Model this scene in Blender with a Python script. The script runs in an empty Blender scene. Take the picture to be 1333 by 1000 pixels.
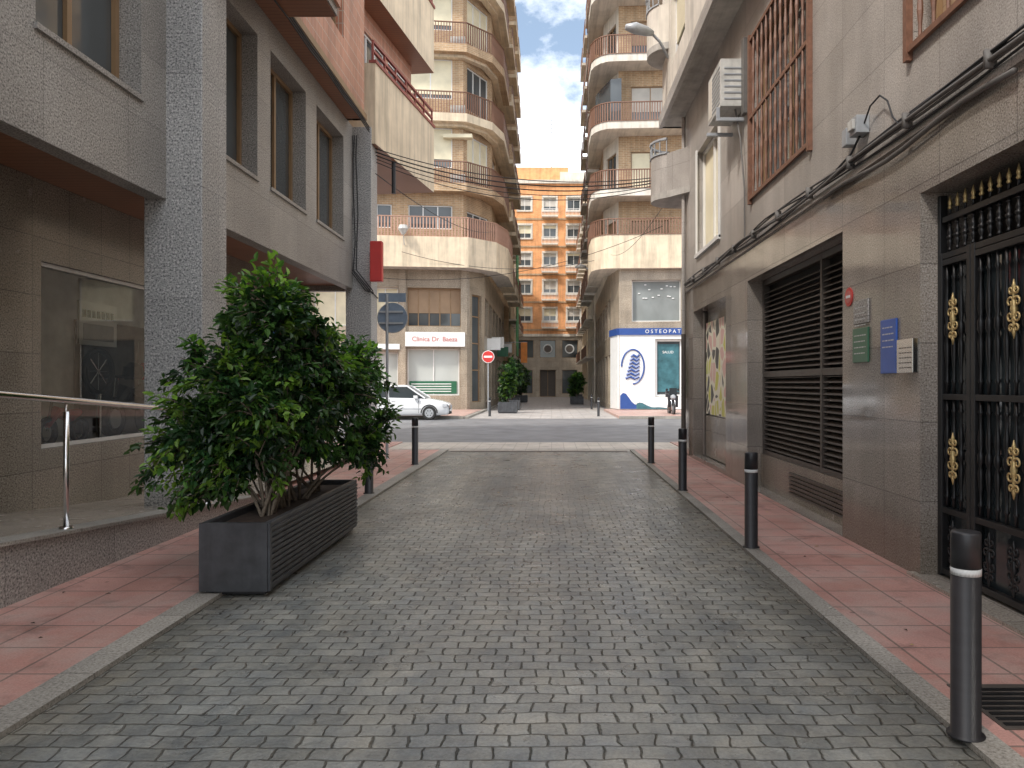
import bpy, math, random
from mathutils import Vector
random.seed(7)
R=random.random
def rr(a,b): return a+(b-a)*R()
scene=bpy.context.scene
COL=scene.collection

# ---------------------------------------------------------------- materials
class NT:
    def __init__(s,name):
        s.mat=bpy.data.materials.new(name); s.mat.use_nodes=True
        s.t=s.mat.node_tree; s.b=s.t.nodes['Principled BSDF']
        s.tc=s.t.nodes.new('ShaderNodeTexCoord')
        s.uv=s.tc.outputs['UV']
    def n(s,typ,**kw):
        nd=s.t.nodes.new(typ)
        for k,v in kw.items():
            if k in nd.inputs.keys(): nd.inputs[k].default_value=v
            else: setattr(nd,k,v)
        return nd
    def l(s,a,b): s.t.links.new(a,b)
    def vec(s,sx=1,sy=1,sz=1,ox=0,oy=0,rot=0,src=None):
        m=s.n('ShaderNodeMapping'); m.inputs['Scale'].default_value=(sx,sy,sz)
        m.inputs['Location'].default_value=(ox,oy,0); m.inputs['Rotation'].default_value=(0,0,rot)
        s.l(src or s.uv,m.inputs['Vector']); return m.outputs[0]
    def noise(s,scale,detail=3,rough=.55,vec=None,dist=0):
        nd=s.n('ShaderNodeTexNoise'); nd.inputs['Scale'].default_value=scale
        nd.inputs['Detail'].default_value=detail; nd.inputs['Roughness'].default_value=rough
        nd.inputs['Distortion'].default_value=dist
        s.l(vec or s.uv,nd.inputs['Vector']); return nd.outputs['Fac']
    def math(s,op,a,b=0,c=0):
        nd=s.n('ShaderNodeMath'); nd.operation=op
        for i,v in enumerate((a,b,c)):
            if isinstance(v,bpy.types.NodeSocket): s.l(v,nd.inputs[i])
            else: nd.inputs[i].default_value=v
        return nd.outputs[0]
    def ramp(s,fac,stops,interp='LINEAR'):
        nd=s.n('ShaderNodeValToRGB'); cr=nd.color_ramp; cr.interpolation=interp
        while len(cr.elements)<len(stops): cr.elements.new(.5)
        for e,(p,c) in zip(cr.elements,stops):
            e.position=p; e.color=(c[0],c[1],c[2],1) if hasattr(c,'__len__') else (c,c,c,1)
        s.l(fac,nd.inputs[0]); return nd.outputs[0]
    def mix(s,fac,a,b,blend='MIX'):
        nd=s.n('ShaderNodeMix'); nd.data_type='RGBA'; nd.blend_type=blend
        for i,v in ((0,fac),(6,a),(7,b)):
            if isinstance(v,bpy.types.NodeSocket): s.l(v,nd.inputs[i])
            elif i==0: nd.inputs[0].default_value=v
            else: nd.inputs[i].default_value=(v[0],v[1],v[2],1)
        return nd.outputs[2]
    def brick(s,w,h,mortar,vec=None,offset=.5,smooth=.1,c1=1.,c2=.9,cm=.4,bias=0):
        nd=s.n('ShaderNodeTexBrick'); nd.offset=offset; nd.squash=1
        nd.inputs['Scale'].default_value=1; nd.inputs['Brick Width'].default_value=w
        nd.inputs['Row Height'].default_value=h; nd.inputs['Mortar Size'].default_value=mortar
        nd.inputs['Mortar Smooth'].default_value=smooth; nd.inputs['Bias'].default_value=bias
        f=lambda c:(c,c,c,1) if not hasattr(c,'__len__') else (*c,1)
        nd.inputs['Color1'].default_value=f(c1); nd.inputs['Color2'].default_value=f(c2); nd.inputs['Mortar'].default_value=f(cm)
        s.l(vec or s.uv,nd.inputs['Vector']); return nd.outputs['Color'],nd.outputs['Fac']
    def bump(s,h,strength=.3,dist=.01,prev=None,invert=False):
        nd=s.n('ShaderNodeBump'); nd.inputs['Strength'].default_value=strength
        nd.inputs['Distance'].default_value=dist; nd.invert=invert
        s.l(h,nd.inputs['Height'])
        if prev: s.l(prev,nd.inputs['Normal'])
        return nd.outputs[0]
    def fin(s,col=None,rough=None,normal=None,metal=0):
        if col is not None:
            if isinstance(col,tuple): s.b.inputs['Base Color'].default_value=(*col,1)
            else: s.l(col,s.b.inputs['Base Color'])
        if rough is not None:
            if isinstance(rough,(int,float)): s.b.inputs['Roughness'].default_value=rough
            else: s.l(rough,s.b.inputs['Roughness'])
        if normal is not None: s.l(normal,s.b.inputs['Normal'])
        s.b.inputs['Metallic'].default_value=metal
        return s.mat

def plain(name,c,rough=.5,metal=0,var=.2,scale=3,bump=0,streak=0):
    m=NT(name); f=m.noise(scale,5,.6)
    col=m.mix(1.0,c,m.ramp(f,[(.3,1-var),(.7,1+var*.4)]),'MULTIPLY')
    if streak:
        st=m.ramp(m.noise(1,5,.65,vec=m.vec(4,.3)),[(.35,1-streak),(.55,1.03)])
        col=m.mix(1,col,st,'MULTIPLY')
    nrm=m.bump(m.noise(60,3),bump,.004) if bump else None
    return m.fin(col,rough,nrm,metal)

def granite(name,cd,cm,cl,tile=None,rough=.35,speck=110,jw=.005,offset=0,grime=.3,joint=.5,streak=.15,nb=.08,base=False,gl=None):
    m=NT(name)
    f=m.noise(speck,2,.7)
    col=m.ramp(f,[(.38,cd),(.46,cm),(.55,cm),(.63,cl)])
    g=m.ramp(m.noise(.7,5,.6),[(.3,1-grime),(.7,1.08)])
    col=m.mix(1,col,g,'MULTIPLY')
    st=m.ramp(m.noise(1,5,.65,vec=m.vec(2.2,.35)),[(.35,1-streak),(.6,1.03)])
    col=m.mix(1,col,st,'MULTIPLY')
    if base:
        sx=m.n('ShaderNodeSeparateXYZ'); m.l(m.uv,sx.inputs[0])
        z=m.math('MULTIPLY_ADD',m.noise(3,5,.7),-.5,sx.outputs[1])
        col=m.mix(1,col,m.ramp(z,[(0,(.66,.63,.58)),(.35,(1,1,1))]),'MULTIPLY')
    nrm=m.bump(f,nb,.002) if nb else None
    if tile:
        bc,bf=m.brick(tile[0],tile[1],jw,offset=offset,c1=1.0,c2=.84,cm=joint)
        col=m.mix(1,col,bc,'MULTIPLY')
        nrm=m.bump(bf,.5,.006,prev=nrm,invert=True)
    r=m.ramp(m.noise(2.2,4),[(.3,max(rough-.06,.03)),(.7,rough+.08)])
    return m.fin(col,r,nrm)

def brickmat(name,c1,c2,cm,w=.24,h=.065,mortar=.008,rough=.8,offset=.5):
    m=NT(name)
    bc,bf=m.brick(w,h,mortar,c1=c1,c2=c2,cm=cm,offset=offset)
    g=m.ramp(m.noise(.8,5),[(.3,.75),(.7,1.1)])
    col=m.mix(1,bc,g,'MULTIPLY')
    st=m.ramp(m.noise(1,5,.65,vec=m.vec(4,.3)),[(.35,.82),(.55,1.03)])
    col=m.mix(1,col,st,'MULTIPLY')
    return m.fin(col,rough,m.bump(bf,.6,.006,invert=True))

def slats(name,c,period=.05,rough=.5,depth=.01,lo=.7):
    m=NT(name)
    w=m.n('ShaderNodeTexWave'); w.bands_direction='Y'; w.wave_profile='SAW'
    w.inputs['Scale'].default_value=1/period/ (20/ (2*math.pi))*1.0
    m.l(m.uv,w.inputs['Vector'])
    col=m.mix(1,c,m.ramp(w.outputs['Fac'],[(0,lo),(.25,1),(1,1)]),'MULTIPLY')
    g=m.ramp(m.noise(1.1,5),[(.3,.8),(.7,1.05)])
    col=m.mix(1,col,g,'MULTIPLY')
    return m.fin(col,rough,m.bump(w.outputs['Fac'],.6,depth))

def cobble():
    m=NT('cobble_paving')
    def disp(src,scale,amt):
        d=m.n('ShaderNodeTexNoise'); d.inputs['Scale'].default_value=scale; d.inputs['Detail'].default_value=2
        m.l(m.uv,d.inputs['Vector'])
        dv=m.n('ShaderNodeVectorMath'); dv.operation='MULTIPLY_ADD'
        m.l(d.outputs['Color'],dv.inputs[0]); dv.inputs[1].default_value=amt; m.l(src,dv.inputs[2]); return dv.outputs[0]
    v=disp(disp(m.uv,1.1,(.12,.07,0)),8,(.055,.035,0))
    bc,bf=m.brick(.152,.110,.0075,vec=v,smooth=1.0,c1=(.41,.41,.395),c2=(.285,.29,.283),cm=(.165,.156,.138))
    big=m.ramp(m.noise(.5,6,.65),[(.3,.72),(.7,1.14)])
    col=m.mix(1,bc,big,'MULTIPLY')
    mott=m.ramp(m.noise(3.2,6,.75,vec=m.vec(1,.8,1,5,2)),[(.36,(.74,.76,.79)),(.58,(1.08,1.06,1.02))])
    col=m.mix(1,col,mott,'MULTIPLY')
    st=m.ramp(m.noise(1.2,6,.7,vec=m.vec(1.3,.16,1,3,1)),[(.38,(.70,.74,.78)),(.60,(1.05,1.04,1.01))])
    col=m.mix(1,col,st,'MULTIPLY')
    tint=m.mix(m.noise(2.7,4),(.93,1.0,1.05),(1.08,1.0,.88)); col=m.mix(1,col,tint,'MULTIPLY')
    fine=m.noise(60,5,.75)
    col=m.mix(1,col,m.ramp(fine,[(.3,.66),(.7,1.25)]),'MULTIPLY')
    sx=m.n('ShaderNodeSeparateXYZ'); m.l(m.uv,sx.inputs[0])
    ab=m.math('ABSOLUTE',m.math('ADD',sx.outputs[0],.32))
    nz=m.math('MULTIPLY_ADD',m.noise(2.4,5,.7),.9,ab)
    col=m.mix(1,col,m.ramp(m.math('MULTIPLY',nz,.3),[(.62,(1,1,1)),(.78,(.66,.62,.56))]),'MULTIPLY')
    vo=m.n('ShaderNodeTexVoronoi'); vo.inputs['Scale'].default_value=2.1; m.l(m.uv,vo.inputs['Vector'])
    col=m.mix(1,col,m.ramp(vo.outputs['Distance'],[(.03,.5),(.05,1)]),'MULTIPLY')
    n1=m.bump(fine,.5,.005)
    n2=m.bump(bf,.85,.013,prev=n1,invert=True)
    n3=m.bump(m.noise(8,2,.5),.7,.02,prev=n2)
    r=m.ramp(m.noise(3,5,.6),[(.3,.22),(.7,.44)])
    return m.fin(col,r,n3)

def sidewalk(name,c1,c2,cm,w=.4,h=.4):
    m=NT(name)
    bc,bf=m.brick(w,h,.008,offset=0,c1=c1,c2=c2,cm=cm,smooth=.2)
    big=m.ramp(m.noise(.9,6,.65),[(.3,.74),(.7,1.12)])
    col=m.mix(1,bc,big,'MULTIPLY'); 
    st=m.ramp(m.noise(2.6,6,.7,dist=.5),[(.30,.58),(.47,1)])
    col=m.mix(1,col,st,'MULTIPLY')
    pal=m.ramp(m.noise(1.3,6,.72,vec=m.vec(1,1,1,7,3)),[(.45,0),(.68,.6)])
    col=m.mix(pal,col,m.mix(bf,(.52,.44,.39),(.34,.28,.24)))
    vo=m.n('ShaderNodeTexVoronoi'); vo.inputs['Scale'].default_value=3.3; m.l(m.uv,vo.inputs['Vector'])
    col=m.mix(1,col,m.ramp(vo.outputs['Distance'],[(.04,.5),(.07,1)]),'MULTIPLY')
    fine=m.noise(80,4,.75)
    col=m.mix(1,col,m.ramp(fine,[(.3,.78),(.7,1.16)]),'MULTIPLY')
    r=m.ramp(m.noise(2,5,.6),[(.3,.38),(.7,.62)])
    return m.fin(col,r,m.bump(bf,.7,.007,prev=m.bump(fine,.25,.003),invert=True))

def glassy(name,c,rough=.04,var=.5,scale=.8):
    m=NT(name)
    col=m.mix(m.noise(scale,3,.5,vec=m.vec(1,.6)),tuple(x*(1-var) for x in c),tuple(min(1,x*(1+var)) for x in c))
    m.b.inputs['IOR'].default_value=1.6
    return m.fin(col,rough)

def shopglass():
    mat=bpy.data.materials.new('shop_glass'); mat.use_nodes=True; t=mat.node_tree
    t.nodes.clear(); o=t.nodes.new('ShaderNodeOutputMaterial'); mx=t.nodes.new('ShaderNodeMixShader')
    tr=t.nodes.new('ShaderNodeBsdfTransparent'); tr.inputs[0].default_value=(.9,.94,.92,1)
    gl=t.nodes.new('ShaderNodeBsdfGlossy'); gl.inputs['Roughness'].default_value=.008
    fr=t.nodes.new('ShaderNodeFresnel'); fr.inputs['IOR'].default_value=1.5
    t.links.new(fr.outputs[0],mx.inputs[0]); t.links.new(tr.outputs[0],mx.inputs[1]); t.links.new(gl.outputs[0],mx.inputs[2])
    t.links.new(mx.outputs[0],o.inputs[0]); return mat

M={}
M['granL']=granite('granite_grey',(.13,.125,.12),(.39,.37,.345),(.62,.60,.56),tile=(1.3,.72),rough=.45,speck=55,joint=.62,grime=.22,streak=.07)
M['granCol']=granite('granite_column',(.13,.135,.14),(.43,.43,.425),(.74,.73,.71),tile=(3,1.25),rough=.42,speck=45,joint=.7,grime=.18,base=True,streak=.06)
M['granShop']=granite('granite_brown_shop',(.13,.11,.085),(.32,.275,.22),(.46,.42,.35),tile=(.62,.62),rough=.2,speck=60,joint=.5,streak=.08)
M['granR']=granite('granite_polished',(.20,.17,.145),(.39,.345,.30),(.56,.52,.47),tile=(.95,.62),rough=.07,speck=75,joint=.55,offset=0,streak=.12,nb=0,base=True)
M['granRu']=granite('granite_upper',(.29,.26,.235),(.48,.44,.40),(.66,.62,.58),tile=(.95,.62),rough=.4,speck=75,joint=.6,streak=.16)
M['granFar']=granite('granite_far',(.24,.19,.135),(.44,.36,.27),(.58,.51,.41),tile=(.9,.7),rough=.35,speck=25,joint=.5)
M['wood']=slats('wood_soffit',(.34,.15,.08),.11,.45,.004,.55)
M['woodl']=plain('wood_lattice',(.22,.105,.065),.5,var=.35,scale=14)
M['tileR']=brickmat('red_tiles',(.56,.24,.145),(.43,.17,.10),(.55,.43,.35),w=.075,h=.24,mortar=.009,rough=.45,offset=0)
M['brickF']=brickmat('brick_far',(.52,.34,.19),(.40,.25,.135),(.56,.45,.32),w=.3,h=.1,mortar=.012)
M['brickO']=brickmat('brick_orange',(.86,.40,.16),(.75,.32,.12),(.8,.48,.27),w=.35,h=.12,mortar=.012)
M['cream']=plain('cream_render',(.74,.61,.44),.8,var=.2,scale=1.2,streak=.25)
M['cream2']=plain('cream_pale',(.70,.64,.55),.8,var=.2,scale=1.2,streak=.22)
M['conc']=plain('concrete',(.46,.43,.39),.85,var=.3,scale=3,bump=.2,streak=.2)
M['kerb']=granite('kerb_stone',(.25,.23,.20),(.42,.39,.34),(.54,.51,.46),tile=(1.0,1.0),rough=.7,speck=60,joint=.4,grime=.4)
M['asph']=plain('asphalt',(.20,.20,.207),.55,var=.35,scale=1.2,bump=.4)
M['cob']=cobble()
M['side']=sidewalk('red_sidewalk',(.62,.345,.295),(.54,.28,.23),(.27,.19,.16))
M['sideF']=sidewalk('far_sidewalk',(.56,.36,.30),(.52,.32,.27),(.4,.3,.27))
M['pale']=sidewalk('pale_crossing',(.68,.62,.53),(.60,.54,.47),(.42,.37,.32),.3,.3)
M['alley']=sidewalk('alley_paving',(.48,.46,.44),(.42,.40,.38),(.28,.26,.24),.5,.3)
M['porch']=granite('porch_floor',(.30,.26,.21),(.50,.44,.37),(.62,.56,.49),tile=(.6,.6),rough=.22,speck=60,joint=.6)
M['black']=plain('black_paint',(.022,.022,.025),.42,var=.3,scale=20)
M['iron']=plain('black_iron',(.012,.012,.013),.38,var=.3,scale=20)
M['gold']=plain('gold_paint',(.70,.52,.24),.38,metal=.5,var=.4,scale=40)
M['band']=plain('reflective_band',(.64,.65,.64),.4,var=.4,scale=30)
M['planter']=plain('planter_steel',(.075,.078,.085),.42,metal=.2,var=.4,scale=5,streak=.3)
M['soil']=plain('soil',(.06,.04,.03),.95,var=.5,scale=20,bump=1)
M['steel']=plain('stainless',(.72,.71,.70),.18,metal=1,var=.1)
M['louv']=plain('louvre_metal',(.095,.08,.068),.5,var=.3,scale=8)
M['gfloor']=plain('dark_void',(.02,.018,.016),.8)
M['glass']=glassy('window_glass',(.035,.045,.05))
M['glassF']=glassy('window_glass_far',(.075,.085,.09),.06,.6)
M['glassM']=glassy('mezzanine_glass',(.24,.26,.255),.06,.5)
M['glassW']=glassy('frosted_glass',(.50,.53,.50),.2,.25)
M['sglass']=shopglass()
M['frameW']=plain('white_frame',(.76,.75,.72),.5,var=.1)
M['frameB']=plain('bronze_frame',(.30,.19,.10),.4,var=.2)
M['shut']=slats('cream_shutter',(.82,.74,.53),.06,.6,.01,.72)
M['shutB']=slats('brown_shutter',(.36,.24,.145),.06,.6,.01,.6)
M['shutG']=slats('grey_shutter',(.58,.54,.48),.06,.6,.01,.7)
M['rail']=plain('brown_railing',(.24,.125,.08),.55,var=.2)
M['railP']=plain('pink_railing',(.48,.28,.20),.55,var=.2)
M['railR']=plain('red_rail',(.30,.085,.07),.5,var=.2)
M['white']=plain('white_panel',(.82,.82,.80),.4,var=.08)
M['bluep']=plain('blue_panel',(.03,.08,.28),.4,var=.1)
M['teal']=plain('teal_poster',(.06,.17,.20),.3,var=.5,scale=2)
M['red']=plain('red_paint',(.60,.045,.04),.4,var=.15)
M['redt']=plain('red_letters',(.60,.17,.15),.5)
M['blue']=plain('blue_plaque',(.04,.12,.48),.3,var=.15)
M['green']=plain('green_plaque',(.035,.15,.08),.3,var=.15)
M['greens']=plain('green_net',(.14,.50,.22),.7)
M['orange']=plain('orange_banner',(.90,.30,.06),.6)
M['grey']=plain('grey_metal',(.42,.44,.46),.45,metal=.2,var=.2,scale=6)
M['signback']=plain('sign_back_bluegrey',(.21,.27,.35),.45,var=.2,scale=6)
M['acw']=plain('ac_white',(.58,.57,.53),.5,var=.3,scale=5,streak=.25)
M['cable']=plain('cable_black',(.025,.025,.027),.6)
M['cableg']=plain('cable_grey',(.15,.14,.13),.6,var=.3)
M['carw']=plain('car_paint',(.80,.81,.82),.15,var=.05); M['carw'].node_tree.nodes['Principled BSDF'].inputs['Coat Weight'].default_value=.6
M['rubber']=plain('rubber',(.025,.025,.025),.8)
M['lightr']=plain('lamp_red',(.5,.02,.02),.2)
M['lightw']=plain('lamp_clear',(.55,.57,.60),.1)
M['bark']=plain('bark',(.19,.15,.11),.85,var=.5,scale=25,bump=.5)
M['inter']=plain('shop_interior',(.74,.74,.72),.5,var=.25)
m=NT('leopard_poster')
vo=m.n('ShaderNodeTexVoronoi'); vo.feature='DISTANCE_TO_EDGE'; vo.inputs['Scale'].default_value=4; m.l(m.vec(1,.8),vo.inputs['Vector'])
vo2=m.n('ShaderNodeTexVoronoi'); vo2.inputs['Scale'].default_value=4; m.l(m.vec(1,.8),vo2.inputs['Vector'])
rc=m.ramp(vo2.outputs['Color'],[(0,(.62,.60,.10)),(.35,(.03,.03,.03)),(.5,(.72,.45,.40)),(.7,(.05,.05,.05)),(.85,(.65,.68,.25))],'CONSTANT')
M['leo']=m.fin(m.mix(m.ramp(vo.outputs['Distance'],[(.08,0),(.1,1)]),(.80,.76,.62),rc),.4)
def leafmat(name):
    m=NT(name); a=m.n('ShaderNodeAttribute'); a.attribute_name='col'
    m.l(a.outputs['Color'],m.b.inputs['Base Color']); m.b.inputs['Roughness'].default_value=.36
    tr=m.n('ShaderNodeBsdfTranslucent'); mm=m.mix(1,a.outputs['Color'],(1.5,1.9,.6),'MULTIPLY'); m.l(mm,tr.inputs[0])
    mx=m.n('ShaderNodeMixShader'); mx.inputs[0].default_value=.22
    out=[n for n in m.t.nodes if n.type=='OUTPUT_MATERIAL'][0]
    m.l(m.b.outputs[0],mx.inputs[1]); m.l(tr.outputs[0],mx.inputs[2]); m.l(mx.outputs[0],out.inputs[0]); return m.mat
M['leaf']=leafmat('ficus_leaf')

# ---------------------------------------------------------------- mesh builder
def empty(name,loc=(0,0,0)):
    e=bpy.data.objects.new(name,None); e.location=loc; COL.objects.link(e); e.empty_display_size=.3
    return e
class F:
    def __init__(s,p0,p1,out=1):
        s.o=Vector((p0[0],p0[1],0)); d=Vector((p1[0]-p0[0],p1[1]-p0[1],0)); s.L=d.length; s.t=d.normalized()
        s.n=Vector((s.t.y,-s.t.x,0))*out
    def p(s,u,w,z): 
        q=s.o+s.t*u+s.n*w; return (q.x,q.y,z)
class MB:
    def __init__(s): s.v=[]; s.f=[]; s.m=[]; s.mats=[]; s.cols=None
    def mi(s,m):
        mat=M[m] if isinstance(m,str) else m
        if mat not in s.mats: s.mats.append(mat)
        return s.mats.index(mat)
    def face(s,pts,m):
        b=len(s.v); s.v+= [tuple(p) for p in pts]; s.f.append(tuple(range(b,b+len(pts)))); s.m.append(s.mi(m))
    def hexa(s,P,m):
        b=len(s.v); s.v+=[tuple(p) for p in P]; k=s.mi(m)
        for q in ((0,3,2,1),(4,5,6,7),(0,1,5,4),(1,2,6,5),(2,3,7,6),(3,0,4,7)):
            s.f.append(tuple(b+i for i in q)); s.m.append(k)
    def box(s,x0,x1,y0,y1,z0,z1,m):
        s.hexa([(x0,y0,z0),(x1,y0,z0),(x1,y1,z0),(x0,y1,z0),(x0,y0,z1),(x1,y0,z1),(x1,y1,z1),(x0,y1,z1)],m)
    def obox(s,f,u0,u1,w0,w1,z0,z1,m):
        s.hexa([f.p(u0,w0,z0),f.p(u1,w0,z0),f.p(u1,w1,z0),f.p(u0,w1,z0),f.p(u0,w0,z1),f.p(u1,w0,z1),f.p(u1,w1,z1),f.p(u0,w1,z1)],m)
    def prism(s,poly,z0,z1,side,top=None,bot=None):
        n=len(poly); b=len(s.v)
        s.v+=[(p[0],p[1],z0) for p in poly]+[(p[0],p[1],z1) for p in poly]
        for i in range(n):
            j=(i+1)%n; s.f.append((b+i,b+j,b+n+j,b+n+i)); s.m.append(s.mi(side))
        s.f.append(tuple(b+i for i in reversed(range(n)))); s.m.append(s.mi(bot or side))
        s.f.append(tuple(b+n+i for i in range(n))); s.m.append(s.mi(top or side))
    def tube(s,pts,r,m,n=6,caps=True):
        pts=[Vector(p) for p in pts]; rs=r if hasattr(r,'__len__') else [r]*len(pts)
        b=len(s.v); k=s.mi(m); up=Vector((0,0,1)); prev=None
        for i,p in enumerate(pts):
            d=(pts[min(i+1,len(pts)-1)]-pts[max(i-1,0)])
            if d.length<1e-9: d=Vector((0,0,1))
            d.normalize()
            if prev is None:
                a=up.cross(d) if abs(d.z)<.95 else Vector((1,0,0)).cross(d)
            else: a=prev-d*prev.dot(d)
            if a.length<1e-6: a=d.orthogonal()
            a.normalize(); prev=a; c=d.cross(a)
            for j in range(n):
                t=2*math.pi*j/n; s.v.append(tuple(p+(a*math.cos(t)+c*math.sin(t))*rs[i]))
        for i in range(len(pts)-1):
            for j in range(n):
                s.f.append((b+i*n+j,b+i*n+(j+1)%n,b+(i+1)*n+(j+1)%n,b+(i+1)*n+j)); s.m.append(k)
        if caps:
            s.f.append(tuple(b+j for j in reversed(range(n)))); s.m.append(k)
            e=b+(len(pts)-1)*n; s.f.append(tuple(e+j for j in range(n))); s.m.append(k)
    def cyl(s,p0,p1,r,m,n=16): s.tube([p0,p1],r,m,n)
    def lathe(s,x,y,prof,m,n=8):
        s.tube([(x,y,z) for z,_ in prof],[q for _,q in prof],m,n)
    def build(s,name,parent=None,smooth=False,bevel=0,loc=None):
        me=bpy.data.meshes.new(name); me.from_pydata(s.v,[],s.f)
        for mt in s.mats: me.materials.append(mt)
        me.polygons.foreach_set('material_index',s.m)
        uvl=me.uv_layers.new(name='UVMap'); uv=[0.0]*(2*len(me.loops)); V=s.v
        for p in me.polygons:
            n=p.normal
            if abs(n.z)>.7:
                for li,vi in zip(p.loop_indices,p.vertices): uv[2*li]=V[vi][0]; uv[2*li+1]=V[vi][1]
            else:
                l=math.hypot(n.x,n.y) or 1; tx,ty=-n.y/l,n.x/l
                if abs(tx)>abs(ty):
                    if tx<0: tx,ty=-tx,-ty
                elif ty<0: tx,ty=-tx,-ty
                for li,vi in zip(p.loop_indices,p.vertices):
                    uv[2*li]=V[vi][0]*tx+V[vi][1]*ty; uv[2*li+1]=V[vi][2]
        uvl.data.foreach_set('uv',uv)
        if smooth: me.polygons.foreach_set('use_smooth',[True]*len(me.polygons))
        if s.cols:
            a=me.color_attributes.new('col','FLOAT_COLOR','POINT'); fl=[]
            for c in s.cols: fl+= [c[0],c[1],c[2],1]
            a.data.foreach_set('color',fl)
        me.update()
        o=bpy.data.objects.new(name,me); COL.objects.link(o)
        if parent: o.parent=parent
        if bevel:
            b=o.modifiers.new('bevel','BEVEL'); b.width=bevel; b.segments=2; b.limit_method='ANGLE'
        return o

def facade(mb,f,z0,z1,ops,wall,reveal=None,u0=0,u1=None):
    u1=f.L if u1 is None else u1
    ops=[o for o in ops if o['z'][1]<=z1]
    us=sorted({u0,u1}|{o['u'][0] for o in ops}|{o['u'][1] for o in ops}); zs=sorted({z0,z1}|{o['z'][0] for o in ops}|{o['z'][1] for o in ops})
    us=[u for u in us if u0<=u<=u1]; zs=[z for z in zs if z0<=z<=z1]
    for i in range(len(us)-1):
        for j in range(len(zs)-1):
            cu=(us[i]+us[i+1])/2; cz=(zs[j]+zs[j+1])/2
            if any(o['u'][0]<cu<o['u'][1] and o['z'][0]<cz<o['z'][1] for o in ops): continue
            mb.face([f.p(us[i],0,zs[j]),f.p(us[i+1],0,zs[j]),f.p(us[i+1],0,zs[j+1]),f.p(us[i],0,zs[j+1])],wall)
    for o in ops:
        a,b=o['u']; c,d=o['z']; dp=o.get('d',.2); rv=o.get('rev',reveal or wall)
        for q in (((a,c),(a,d)),((b,d),(b,c)),((a,d),(b,d)),((b,c),(a,c))):
            (ua,za),(ub,zb)=q
            mb.face([f.p(ua,0,za),f.p(ub,0,zb),f.p(ub,-dp,zb),f.p(ua,-dp,za)],rv)
        k=o.get('k','glass'); fr=o.get('fr','frameW'); fw=o.get('fw',.06)
        if k=='void': continue
        pane={'glass':'glassF','shut':'shut','shutB':'shutB','shutG':'shutG'}.get(k,k)
        if k in('shut','shutB','shutG') and 'open' in o:
            zm=c+(d-c)*o['open']
            mb.face([f.p(a,-dp,c),f.p(b,-dp,c),f.p(b,-dp,zm),f.p(a,-dp,zm)],'glassF')
            mb.obox(f,a+.01,b-.01,-dp+.002,-dp+.03,zm,d-.01,pane)
        else:
            mb.face([f.p(a,-dp,c),f.p(b,-dp,c),f.p(b,-dp,d),f.p(a,-dp,d)],pane)
        if fr:
            g=.003; w1=-dp+.05; w0=-dp+.003
            mb.obox(f,a+g,a+fw,w0,w1,c+g,d-g,fr); mb.obox(f,b-fw,b-g,w0,w1,c+g,d-g,fr)
            mb.obox(f,a+fw,b-fw,w0,w1,c+g,c+fw,fr); mb.obox(f,a+fw,b-fw,w0,w1,d-fw,d-g,fr)
            nx=o.get('nx',1)
            for i in range(1,nx):
                um=a+(b-a)*i/nx; mb.obox(f,um-fw/2,um+fw/2,w0,w1-.004,c+fw,d-fw,fr)
            for zf in o.get('nz',[]):
                zm=c+(d-c)*zf; mb.obox(f,a+fw,b-fw,w0,w1-.008,zm-fw/2,zm+fw/2,fr)

def railing(mb,path,z0,z1,m,sp=.12,r=.012,top=.03):
    for (a,b) in zip(path[:-1],path[1:]):
        f=F(a,b); n=max(1,int(f.L/sp))
        for i in range(n+1):
            u=f.L*i/n; mb.obox(f,u-r,u+r,-r,r,z0,z1,m)
        mb.obox(f,-.01,f.L+.01,-top,top,z1,z1+.04,m); mb.obox(f,-.01,f.L+.01,-top*.8,top*.8,z0,z0+.03,m)

def offs(path,d):
    out=[]
    for i,p in enumerate(path):
        ns=[]
        if i>0: ns.append(F(path[i-1],p).n)
        if i<len(path)-1: ns.append(F(p,path[i+1]).n)
        n=sum(ns,Vector((0,0,0))); n.normalize(); c=n.dot(ns[0]); n/=max(c,.4)
        out.append((p[0]+n.x*d,p[1]+n.y*d))
    return out
def strip(mb,p_in,p_out,z0,z1,m,bot=None,top=None):
    for i in range(len(p_in)-1):
        mb.prism([p_in[i],p_in[i+1],p_out[i+1],p_out[i]],z0,z1,m,top,bot)
def text(body,name,loc,size,mat,parent,rot=(math.pi/2,0,0),ext=.005):
    c=bpy.data.curves.new(name,'FONT'); c.body=body; c.size=size; c.extrude=ext; c.align_x='CENTER'; c.align_y='CENTER'
    c.materials.append(M[mat]); o=bpy.data.objects.new(name,c); COL.objects.link(o); o.location=loc; o.rotation_euler=rot; o.parent=parent

# ---------------------------------------------------------------- ground
mb=MB(); mb.face([(-400,-200,0),(400,-200,0),(400,700,0),(-400,700,0)],'asph'); mb.build('ground')
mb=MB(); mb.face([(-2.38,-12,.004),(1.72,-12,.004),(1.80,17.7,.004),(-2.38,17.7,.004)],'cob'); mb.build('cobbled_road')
mb=MB(); mb.face([(-3.9,17.7,.006),(3.1,17.7,.006),(3.1,20.2,.006),(-3.9,20.2,.006)],'pale')
mb.face([(-3.6,17.95,.010),(2.6,17.95,.010),(2.6,18.15,.010),(-3.6,18.15,.010)],'conc'); mb.build('crossing_paving')
mb=MB(); mb.face([(-2.3,17.3,.008),(1.72,17.3,.008),(1.72,17.65,.008),(-2.3,17.65,.008)],'louv'); mb.build('drain_grate')
mb=MB()
mb.box(1.90,3.3,-12,17.7,-.05,.03,'side'); mb.box(3.3,30,16.6,20.1,-.05,.032,'side'); mb.box(3.1,3.3,17.7,20.1,-.05,.03,'side')
mb.build('sidewalk')
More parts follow.
